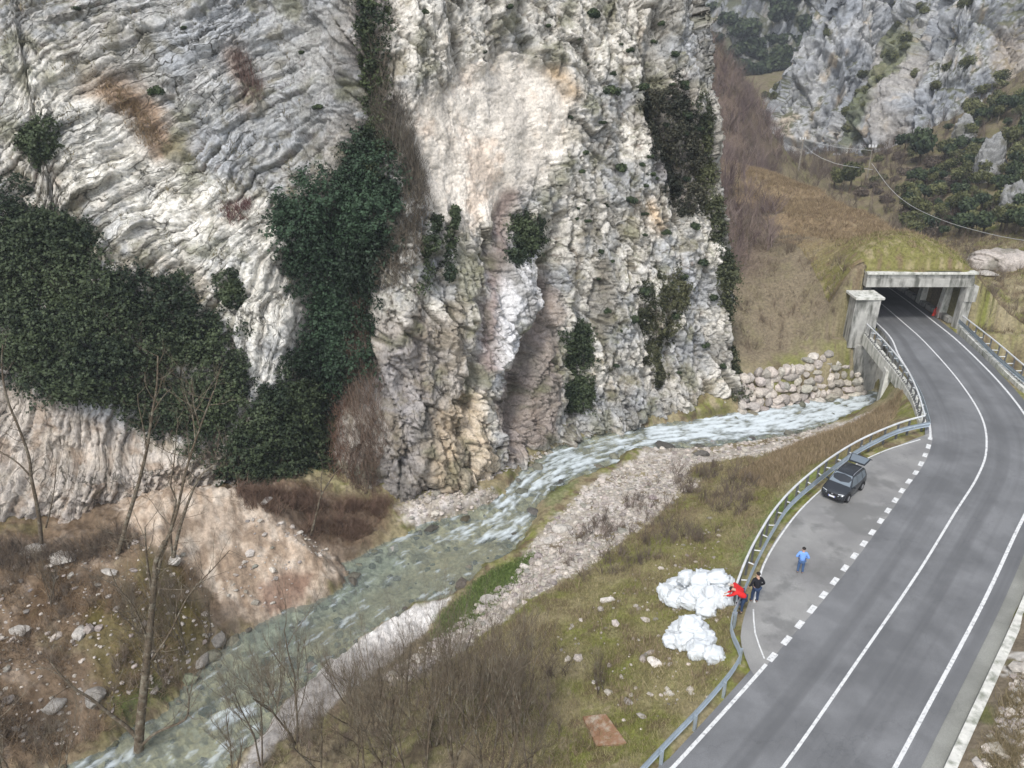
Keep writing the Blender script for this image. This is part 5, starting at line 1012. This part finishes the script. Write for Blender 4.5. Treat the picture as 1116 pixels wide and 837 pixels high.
for x, y, h_, lb in [(322, 812, 5.2, 'tall twin-stemmed bare sapling in front of the pale gravel strip'), (285, 836, 3.8, None), (352, 845, 4.5, None), (395, 850, 4.6, None), (425, 860, 5.2, None), (455, 862, 5.4, None), (492, 856, 5.5, None), (525, 862, 5., None), (548, 850, 5, None), (575, 840, 3.6, None), (410, 800, 3.4, None), (470, 815, 4.4, None), (505, 800, 3.6, None), (255, 862, 3.4, None), (378, 770, 2.4, None), (300, 770, 2.6, None), (440, 760, 2.4, None), (175, 735, 2.6, None), (200, 712, 2.8, None), (228, 700, 2.4, None), (150, 690, 2.2, None), (190, 670, 2.4, None), (60, 660, 2, None), (12, 850, 4.4, None), (-5, 800, 3.4, None), (70, 862, 3.2, None), (560, 800, 2.6, None), (536, 780, 2.4, None), (655, 755, 1.4, 'small dark bare shrub alone on the grassy bench above the rusty slab')]:
    p = ter(x, y); p[2] = float(hz(p[0], p[1])); rnd = np.random.default_rng(500+k); k += 1
    e = empty('bare_sapling', tuple(p), label=lb or ('slender leafless sapling in the thicket at the bottom of the picture' if x > 240 else 'leafless sapling on the left bank slope around the largest bare tree'), cat='tree', group=None if lb else ('saplings in the lower thicket' if x > 240 else 'saplings on the left bank'))
    for s_i in range(2 if h_ > 3 else 3):
        d = MB(); dr = np.array([rnd.normal(0, .16), rnd.normal(0, .16), 1.]); branch(d, p+np.array([rnd.normal(0, .12), rnd.normal(0, .12), -.2]), dr/np.linalg.norm(dr), h_*rnd.uniform(1.05, 1.35), .018+.010*h_, 3, rnd, .8, 7); child(d, 'stem', MAT['bark'], e)
for x, y, h_ in [(800, 270, 5), (815, 285, 4.5), (792, 240, 5.5), (825, 250, 5), (805, 215, 6), (785, 285, 5), (838, 270, 4), (812, 180, 6), (780, 180, 7), (795, 150, 7), (770, 130, 7)]:
    p = ter(x, y); rnd = np.random.default_rng(900+x); e = empty('bare_tree', tuple(p), label='slender purple-brown leafless tree on the steep scrub slope right of the cliff', cat='tree', group='bare trees on the scrub slope')
    d = MB(); branch(d, p, (0, 0, 1), h_*.7, .07, 3, rnd, .6, 5); child(d, 'stem', MAT['bark'], e)
# ---------------------------------------------------------------- power line
p = ter(870, 186); pt = atD(872, 152, p[1]); e = empty('utility_pole', tuple(p), label='grey wooden pole standing on the ridge beside the pale track', cat='pole'); d = MB(); d.tube([(p[0], p[1], p[2]-.5), (p[0]+.1, p[1], pt[2])], [.17, .12], 8); child(d, 'shaft', MAT['wood'], e)
for k in (-.5, 0, .5): d = MB(); d.tube([(p[0]+k, p[1], pt[2]), (p[0]+k, p[1], pt[2]+.5)], [.14, .1], 6); child(d, 'insulator', MAT['cer'], e)
p2 = ter(951, 200); t2 = atD(951, 160, p2[1]-3); e2 = empty('utility_pole', (t2[0], t2[1], p2[2]), label='thin pole with white insulators on the rock spur of the buttress', cat='pole'); d = MB(); d.tube([(t2[0], t2[1], t2[2]-6), tuple(t2)], [.1, .07], 8); child(d, 'shaft', MAT['wood'], e2)
d = MB(); d.tube([(t2[0]-.7, t2[1], t2[2]-.2), (t2[0]+.7, t2[1], t2[2]-.2)], .06, 6); child(d, 'crossarm', MAT['wood'], e2)
for k in (-.6, 0, .6): d = MB(); d.box((t2[0]+k, t2[1], t2[2]+.15), (.3, .3, .5)); child(d, 'insulator', MAT['cer'], e2)
def wire(pts, r, lb): d = MB(); d.tube(catmull(np.array(pts), 2.), r, 5); d.build('power_cable', MAT['wire'], label=lb, cat='cable')
wire([atD(872, 152, p[1]), atD(885, 166, p[1]), atD(910, 178, p[1]-5), atD(951, 185, t2[1])], .045, 'sagging grey cable between the ridge pole and the rock spur pole')
wire([atD(872, 150, p[1]), atD(910, 160, p[1]), atD(951, 164, t2[1])], .035, 'upper thin cable between the two poles')
def nearD(x, y, D): return atD(x, y, min(D, ter(x, y)[1]-16))
wire([nearD(950, 178, t2[1]), nearD(970, 205, 150), nearD(993, 224, 135), nearD(1030, 241, 122), nearD(1075, 254, 112), nearD(1116, 262, 104), nearD(1180, 270, 90)], .04, 'long pale cable sagging across the right slope above the gallery')
# ---------------------------------------------------------------- sacks
def sackdata(seed):
    V, Fc = ico(4) if False else ICOs; r = np.random.default_rng(seed); p = np.sign(V)*np.abs(V)**.62; p /= np.abs(p).max(); p = p*np.array([.62, .52, .40])
    a = billow(V*1., .6, 2, seed)*.55+billow(V*1., .28, 2, seed+3)*.10+fbm(V, 1.1, 2, seed)*.3; p = p*(1+a-.2)[:, None]; q = V[:, 2] > .93; p[q, 2] += .16; p[:, 2] += .4
    return p, Fc
ICOs = ico(4); SK = []
for s in range(5):
    p, Fc = sackdata(s+60); o = mesh('sack', p, Fc, MAT['sack'], smooth=True); COL.objects.unlink(o); SK.append(o)
def sack(x, y, z_up, s, label, group, k):
    y = y-7 if y < 676 and 'smaller' not in label and x != 764 else y+3
    p = ter(x, y); o = SK[k % 5].copy(); o.name = 'sack'; o.location = (p[0], p[1], float(hz(p[0], p[1]))-.08+z_up); r_ = random.Random(k*5+1); o.rotation_euler = (r_.uniform(-.35, .35), r_.uniform(-.35, .35), r_.uniform(0, 6.3)); o.scale = (s, s, s*r_.uniform(.8, 1)); COL.objects.link(o)
    o['label'] = label; o['category'] = 'sack'; o['group'] = group; return o
k = 0; 
for x, y, zu, s in [(725, 657, 0, .95), (738, 648, 0, .9), (737, 666, 0, 1), (752, 667, 0, 1.05), (755, 650, 0, 1.1), (768, 672, 0, 1.1), (771, 655, 0, 1.15), (784, 667, 0, 1.05), (787, 652, 0, 1.1), (748, 654, .7, .9), (765, 657, .75, 1.), (780, 656, .75, 1.0), (758, 666, .55, .8), (775, 668, .6, .8), (796, 664, 0, .8)]:
    lb = {0: 'white sack at the left tip of the upper pile', 14: 'white sack nearest the leaning person, at the right end of the upper pile'}.get(k, 'bulging white sack within the larger upper pile by the barrier'); o = sack(x, y, zu, s, lb, 'sacks in the upper pile', k); k += 1
    if lb.startswith('white'): del o['group']
for x, y, zu, s in [(734, 700, 0, .95), (748, 700, 0, 1.05), (744, 690, 0, 1.), (758, 692, 0, 1.1), (768, 700, 0, 1.), (764, 711, 0, .95), (775, 715, 0, .85), (752, 694, .65, .95)]:
    lb = 'white sack at the lower right tip of the smaller pile' if (x, y) == (775, 715) else 'bulging white sack in the smaller lower pile on the grass'; o = sack(x, y, zu, s, lb, 'sacks in the lower pile', k); k += 1
    if lb.startswith('white'): del o['group']
# ---------------------------------------------------------------- car with its tailgate up
fl_, rl_ = at(924.5, 551), at(940.5, 541.5); fr_ = at(897, 546); hd = fl_-rl_; hd /= np.linalg.norm(hd); hd = np.array([-.71, -.70, 0]); ang_ = math.atan2(hd[1], hd[0])
side = np.array([-hd[1], hd[0], 0]); side *= 1
wheelmid = (fl_+rl_)/2; sgn = 1 if np.dot(fl_-fr_, side) > 0 else -1
cen = at(918, 536)
car = empty('parked_car', (cen[0], cen[1], .012), ang_, label='dark grey SUV parked in the layby with its tailgate raised', cat='car'); car.scale = (.77, .86, .86)
def sec(x, wb, zb, wm, zm, wbelt, zbelt, wr, zr):     # half ring: sill, shoulder, belt, roof edge, roof centre
    h = [(wb, zb), (wm, zm), (wbelt, zbelt), (wr, zr-.04), (wr*.75, zr), (0, zr+.015)]
    return [(x, y, z) for y, z in h]+[(x, -y, z) for y, z in h[::-1][1:]]
S_ = [sec(-2.15, .72, .42, .80, .6, .78, .95, .70, 1.0), sec(-2.08, .80, .34, .88, .6, .84, 1.0, .66, 1.45), sec(-1.85, .84, .30, .91, .6, .87, 1.02, .64, 1.62), sec(-1.2, .86, .26, .92, .6, .89, 1.0, .66, 1.69), sec(-.4, .86, .25, .92, .6, .9, .98, .67, 1.70),
      sec(.25, .86, .25, .92, .6, .9, .97, .65, 1.66), sec(.55, .86, .25, .92, .6, .9, .97, .70, 1.50), sec(1.0, .86, .26, .92, .6, .9, .98, .80, 1.1), sec(1.15, .86, .26, .92, .6, .88, .97, .78, 1.03), sec(1.7, .84, .28, .9, .6, .86, .90, .72, .97), sec(2.0, .78, .30, .85, .55, .80, .78, .66, .86), sec(2.15, .66, .36, .74, .5, .7, .66, .6, .72)]
d = MB(); d.loft(S_); body = d.build('body', MAT['car'], car, smooth=True); m_ = body.modifiers.new('bevel', 'BEVEL'); m_.width = .03; m_.segments = 2; m_.limit_method = 'ANGLE'; m_.angle_limit = math.radians(25)
def quadp(name, pts, mat, off, parent=car, th=.012):
    p = np.array(pts, float); n_ = np.cross(p[1]-p[0], p[2]-p[0]); n_ /= np.linalg.norm(n_); n_ = n_*np.sign(np.dot(n_, off)); d = MB(); d.loft([list(p-n_*.02), list(p+n_*th)]); return d.build(name, mat, parent)
quadp('windscreen', [(.30, .60, 1.64), (.30, -.60, 1.64), (1.02, -.76, 1.10), (1.02, .76, 1.10)], MAT['glass'], np.array([1, 0, 1]))
for s in (1, -1):
    quadp('side_window', [(.78, .875*s, 1.03), (-.12, .895*s, 1.03), (-.12, .70*s, 1.60), (.30, .69*s, 1.58)], MAT['glass'], np.array([0, s, .3])); quadp('side_window', [(-.2, .895*s, 1.03), (-1.05, .89*s, 1.04), (-1.05, .70*s, 1.60), (-.2, .70*s, 1.60)], MAT['glass'], np.array([0, s, .3]))
    quadp('side_window', [(-1.15, .885*s, 1.06), (-1.75, .87*s, 1.10), (-1.65, .70*s, 1.55), (-1.15, .70*s, 1.59)], MAT['glass'], np.array([0, s, .3]))
    d = MB(); d.tube([(-1.6, .60*s, 1.72), (-1.4, .60*s, 1.76), (.0, .60*s, 1.76), (.2, .60*s, 1.70)], .022, 5); d.build('roof_rail', MAT['alloy'], car)
    d = MB(); d.box((.72, 1.0*s, 1.06), (.12, .2, .15), taper=.8); d.build('mirror', MAT['car'], car, bevel=.02)
    d = MB(); d.loft([[(2.12, .42*s, .62), (1.98, .78*s, .64), (1.98, .78*s, .78), (2.10, .42*s, .76)], [(2.17, .42*s, .63), (2.03, .79*s, .65), (1.98, .78*s, .82), (2.11, .42*s, .79)]]); d.build('headlight', MAT['lamp'], car)
    for x in (1.32, -1.30):
        wh = empty('wheel', (0, 0, 0), parent=car); a = np.linspace(0, 2*PI, 25)[:-1]; d = MB(); d.loft([[(x+.345*k_*math.cos(t), s*y_, .345+.345*k_*math.sin(t)) for t in a] for k_, y_ in ((.6, .70), (.95, .70), (1, .74), (1, .90), (.95, .935), (.62, .935))]); d.build('tyre', MAT['tyre'], wh, smooth=False)
        d = MB(); d.tube([(x, s*.915, .345), (x, s*.94, .345)], [.2, .2], 16); d.build('rim', MAT['alloy'], wh)
        d = MB(); a2 = np.linspace(0, PI, 11); d.tube([(x+.40*math.cos(t), s*.915, .345+.42*math.sin(t)) for t in a2], .035, 5); d.build('wheel_arch', MAT['plas'], car)
d = MB(); d.box((2.125, 0, .42), (.1, 1.2, .2)); d.build('bumper', MAT['plas'], car, bevel=.03)
d = MB(); d.loft([[(2.13, .40, .62), (2.13, -.40, .62), (2.11, -.40, .75), (2.11, .40, .75)], [(2.17, .40, .62), (2.17, -.40, .62), (2.15, -.38, .74), (2.15, .38, .74)]]); d.build('grille', MAT['plas'], car)
d = MB(); d.box((2.19, 0, .50), (.02, .50, .12)); pt_ = d.build('licence_plate', MAT['plate'], car)
for s in (-1, 1): d = MB(); d.box((2.192, .225*s, .50), (.022, .045, .118)); d.build('blue_band', MAT['plateblue'], pt_)
d = MB(); d.box((2.175, 0, .69), (.03, .14, .09)); d.build('badge', MAT['alloy'], car, bevel=.01)
tg = empty('tailgate', (0, 0, 0), parent=car)
d = MB(); d.loft([[(-1.9, .60, 1.70), (-1.9, -.60, 1.70), (-2.75, -.72, 1.98), (-2.75, .72, 1.98)], [(-1.9, .60, 1.75), (-1.9, -.60, 1.75), (-2.75, -.72, 2.03), (-2.75, .72, 2.03)]]); d.loft([[(-2.72, .74, 1.96), (-2.72, -.74, 1.96), (-3.05, -.72, 1.80), (-3.05, .72, 1.80)], [(-2.75, .74, 2.03), (-2.75, -.74, 2.03), (-3.12, -.72, 1.83), (-3.12, .72, 1.83)]]); d.build('panel', MAT['car'], tg)
quadp('rear_glass', [(-2.0, .52, 1.785), (-2.0, -.52, 1.785), (-2.68, -.64, 2.01), (-2.68, .64, 2.01)], MAT['glass'], np.array([0, 0, 1]), tg, .02)
d = MB(); d.box((-2.12, 0, .95), (.12, 1.2, .9)); d.build('boot_opening', MAT['plas'], car)
# ---------------------------------------------------------------- people
def skin(name, J, E_, R, mat, parent, root=0, sub=2):
    me = bpy.data.meshes.new(name); me.from_pydata([tuple(j) for j in J], E_, []); o = bpy.data.objects.new(name, me); COL.objects.link(o)
    m = o.modifiers.new('skin', 'SKIN'); m.use_smooth_shade = True
    for i, r in enumerate(R):
        v = me.skin_vertices[0].data[i]; v.radius = (r, r) if np.isscalar(r) else r; v.use_root = (i == root)
    s = o.modifiers.new('sub', 'SUBSURF'); s.levels = s.render_levels = sub
    dg = bpy.context.evaluated_depsgraph_get(); me2 = bpy.data.meshes.new_from_object(o.evaluated_get(dg)); bpy.data.objects.remove(o); me2.materials.clear(); me2.materials.append(mat)
    o = bpy.data.objects.new(name, me2); me2.polygons.foreach_set('use_smooth', [True]*len(me2.polygons)); return link(o, parent)
def person(p, rz, label, J, jm, tm, hm, H_=1.78, shoe=MAT['plas'], cap=False):
    e = empty('person', tuple(p), rz, label=label, cat='person'); k = H_/1.78; e.scale = (k, k, k); V = {a: np.array(b, float) for a, b in J.items()}
    def chain(names, rad): return names, rad
    nm = ['pelvis', 'waist', 'chest', 'neck', 'head0', 'head1', 'shL', 'elL', 'wrL', 'paL', 'shR', 'elR', 'wrR', 'paR', 'hipL', 'knL', 'anL', 'toL', 'hipR', 'knR', 'anR', 'toR']
    up = V['head']-V['neck']; up /= np.linalg.norm(up); V['head0'] = V['head']-up*.02; V['head1'] = V['head']+up*.10
    for s in 'LR':
        dd = V['wr'+s]-V['el'+s]; dd /= np.linalg.norm(dd); V['pa'+s] = V['wr'+s]+dd*.08; f_ = np.array(J.get('fwd', (0, 1, 0))); V['to'+s] = V['an'+s]+f_*.17+np.array([0, 0, -.04])
    P_ = [V[a] for a in nm]; R_ = [.13, .12, .145, .055, .088, .075, .06, .042, .028, .035, .06, .042, .028, .035, .09, .06, .04, .03, .09, .06, .04, .03]
    I = {a: i for i, a in enumerate(nm)}; E_ = [(0, 1), (1, 2), (2, 3), (3, 4), (4, 5)]+[(I['chest'], I['sh'+s]) for s in 'LR']+[(I[a+s], I[b+s]) for s in 'LR' for a, b in (('sh', 'el'), ('el', 'wr'), ('wr', 'pa'), ('hip', 'kn'), ('kn', 'an'), ('an', 'to'))]+[(0, I['hip'+s]) for s in 'LR']
    for s in 'LR':
        dd = V['pa'+s]-V['wr'+s]; dd /= np.linalg.norm(dd); sd = np.cross(dd, (0, 0, 1.)); sd = sd/(np.linalg.norm(sd)+1e-6) if np.linalg.norm(sd) > .2 else np.array([1., 0, 0]); dn = np.cross(dd, sd)
        for q, (o_, l_) in enumerate(((-.03, .06), (-.01, .075), (.01, .07), (.03, .055))):
            b_ = len(P_); P_ += [V['pa'+s]+sd*o_+dd*.035, V['pa'+s]+sd*o_+dd*(.035+l_*.6)+dn*.006, V['pa'+s]+sd*o_+dd*(.03+l_)+dn*.02]; R_ += [.0095, .009, .007]; E_ += [(I['pa'+s], b_), (b_, b_+1), (b_+1, b_+2)]
        b_ = len(P_); P_ += [V['pa'+s]-sd*.045-dd*.01, V['pa'+s]-sd*.065+dd*.03]; R_ += [.011, .009]; E_ += [(I['pa'+s], b_), (b_, b_+1)]
    skin('body', P_, E_, R_, MAT['skin'], e)
    f_ = np.array(J.get('face', (0, 1, 0)), float); hc = V['head']+up*.045; d = MB(); sdv = np.cross(f_, up); sdv /= np.linalg.norm(sdv)
    d.tube([hc+f_*.085, hc+f_*.118-up*.02], [.018, .012], 6); d.build('nose', MAT['skin'], e)
    d = MB(); [d.tube([hc+f_*.08+sdv*.034*s, hc+f_*.094+sdv*.034*s], [.011, .008], 6) for s in (-1, 1)]; d.build('eyes', MAT['plas'], e)
    d = MB(); [d.tube([hc+sdv*.088*s-f_*.01, hc+sdv*.105*s-f_*.015], [.026, .02], 8) for s in (-1, 1)]; d.build('ears', MAT['skin'], e)
    Vv, Ff = ICO[3]; hv = Vv*.107; hv = hv+hc+up*.035-f_*.015; kp = np.array([((Vv[i]@up) > .05-.55*max(0, -(Vv[i]@f_))) for i in range(len(Vv))]); Ff2 = Ff[kp[Ff].all(1)]
    mesh('hair', hv, Ff2, hm, e, smooth=True)
    jn = ['waist0', 'waist', 'chest', 'coll', 'shL', 'elL', 'cuL', 'shR', 'elR', 'cuR']; V['waist0'] = V['pelvis']-(V['waist']-V['pelvis'])*.35; V['coll'] = V['neck']-(V['neck']-V['chest'])*.15
    for s in 'LR': V['cu'+s] = V['wr'+s]-(V['wr'+s]-V['el'+s])*.06
    ji = {a: i for i, a in enumerate(jn)}; skin('jacket', [V[a] for a in jn], [(0, 1), (1, 2), (2, 3), (2, 4), (4, 5), (5, 6), (2, 7), (7, 8), (8, 9)], [.18, .17, .18, .075, .085, .065, .048, .085, .065, .048], jm, e, 0)
    tn = ['pelvis', 'hipL', 'knL', 'cfL', 'hipR', 'knR', 'cfR']
    for s in 'LR': V['cf'+s] = V['an'+s]+(V['kn'+s]-V['an'+s])*.06
    skin('trousers', [V[a] for a in tn], [(0, 1), (1, 2), (2, 3), (0, 4), (4, 5), (5, 6)], [.155, .105, .078, .06, .105, .078, .06], tm, e, 0)
    for s in 'LR': skin('shoe', [V['an'+s]-f0*.03+np.array([0, 0, -.02]) if False else V['an'+s]+np.array([0, 0, -.02]), V['to'+s]+np.array([0, 0, .01])], [(0, 1)], [.055, .042], shoe, e)
    if cap: pass
    return e
STAND = dict(pelvis=(0, 0, .95), waist=(0, .01, 1.12), chest=(0, .0, 1.34), neck=(0, .01, 1.52), head=(0, .03, 1.62), shL=(-.19, 0, 1.43), shR=(.19, 0, 1.43), elL=(-.27, -.04, 1.15), elR=(.27, -.04, 1.15), wrL=(-.25, .06, .92), wrR=(.25, .06, .92), hipL=(-.10, 0, .88), hipR=(.10, 0, .88), knL=(-.12, .03, .49), knR=(.12, .03, .49), anL=(-.13, 0, .09), anR=(.13, 0, .09))
def P_at(x, y, z=0.004): q = at(x, y, z); q[2] = z; return q
bl = dict(STAND); bl.update(elR=(.34, -.06, 1.18), wrR=(.22, .08, .98), elL=(-.30, -.02, 1.16), wrL=(-.33, .1, .95), knL=(-.13, .08, .49), anL=(-.12, .08, .09))
person(P_at(822, 657), math.radians(8), 'person in a black jacket and dark trousers standing by the barrier', bl, MAT['black'], MAT['jean'], MAT['hair'], 1.86)
bu = dict(STAND); bu.update(elL=(-.34, -.08, 1.18), wrL=(-.15, .12, 1.10), elR=(.34, -.08, 1.18), wrR=(.15, .12, 1.10))
person(P_at(871.5, 625), math.radians(-15), 'person in a light blue jacket and blue jeans standing alone in the layby', bu, MAT['blue'], MAT['jean2'], MAT['hair'], 1.66)
rd = dict(STAND); rd.update(pelvis=(0, -.05, .93), waist=(0, .10, 1.06), chest=(0, .30, 1.20), neck=(0, .46, 1.27), head=(0, .56, 1.28), shL=(-.18, .36, 1.24), shR=(.18, .36, 1.24), elL=(-.22, .58, 1.05), elR=(.22, .56, 1.02), wrL=(-.16, .84, .93), wrR=(.16, .80, .88), hipL=(-.10, -.05, .87), hipR=(.10, -.05, .87), face=(0, .75, -.66))
person(P_at(808, 667), math.radians(72), 'person in a red jacket bending over the barrier towards the sacks', rd, MAT['red'], MAT['jean'], MAT['hair'], 1.78)
g_ = at(797, 664, -.3); g_[2] = float(hz(g_[0], g_[1])); 
gr = dict(rd); gr.update(elL=(-.2, .42, .95), wrL=(-.12, .5, .75), elR=(.2, .42, .95), wrR=(.12, .5, .75)); person(P_at(805.5, 660), math.radians(84), 'grey-haired person stooping over the barrier, half hidden behind the red jacket', gr, MAT['red'], MAT['jean'], MAT['ghair'], 1.72)
# red object inside the gallery
q = P_at(1018, 343); d = MB(); e = empty('road_barrier', (q[0], q[1], .01), .9, label='red plastic road barrier standing inside the gallery by the columns', cat='barrier')
d.loft([[(-.9, -.25, 0), (.9, -.25, 0), (.9, .25, 0), (-.9, .25, 0)], [(-.9, -.2, .2), (.9, -.2, .2), (.9, .2, .2), (-.9, .2, .2)], [(-.85, -.09, .5), (.85, -.09, .5), (.85, .09, .5), (-.85, .09, .5)], [(-.85, -.08, 1.0), (.85, -.08, 1.0), (.85, .08, 1.0), (-.85, .08, 1.0)]]); d.build('shell', MAT['redp'], e, bevel=.03); e.scale = (.6, .6, .7)
# ---------------------------------------------------------------- light
w = bpy.data.worlds.new('World'); sc.world = w; w.use_nodes = True; N = w.node_tree.nodes; L = w.node_tree.links
EL, AZ = math.radians(52), math.radians(205)     # azimuth from +Y clockwise
sky = N.new('ShaderNodeTexSky'); sky.sky_type = 'NISHITA'; sky.sun_disc = False; sky.sun_elevation = EL; sky.sun_rotation = AZ
hs = N.new('ShaderNodeHueSaturation'); hs.inputs['Saturation'].default_value = .35
L.new(sky.outputs[0], hs.inputs['Color']); L.new(hs.outputs[0], N['Background'].inputs[0]); N['Background'].inputs[1].default_value = .145
sl = bpy.data.lights.new('sun', 'SUN'); so = bpy.data.objects.new('sun', sl); COL.objects.link(so)
sl.energy = 1.5; sl.angle = math.radians(10); sl.color = (1, .97, .92)
dv = Vector((math.sin(AZ)*math.cos(EL), math.cos(AZ)*math.cos(EL), math.sin(EL))); so.rotation_euler = dv.to_track_quat('Z', 'Y').to_euler(); so.location = (0, 0, 120)
sc.render.engine = 'CYCLES'; vs = sc.view_settings; vs.view_transform = 'Standard'; vs.look = 'None'; vs.gamma = 1; vs.use_curve_mapping = False; vs.exposure = .85
sc.cycles.max_bounces = 6; sc.cycles.transparent_max_bounces = 12

hb = MB(); hb.box((40, 190, 110), (640, 480, 250)); hv_ = bpy.data.materials.new('haze'); hv_.use_nodes = True; hv_.node_tree.nodes.clear()
ho = hv_.node_tree.nodes.new('ShaderNodeOutputMaterial'); pv = hv_.node_tree.nodes.new('ShaderNodeVolumePrincipled'); pv.inputs['Color'].default_value = (.86, .91, 1, 1); pv.inputs['Density'].default_value = .00055; pv.inputs['Anisotropy'].default_value = .2
hv_.node_tree.links.new(pv.outputs[0], ho.inputs['Volume']); hb.build('haze', hv_, kind='stuff')
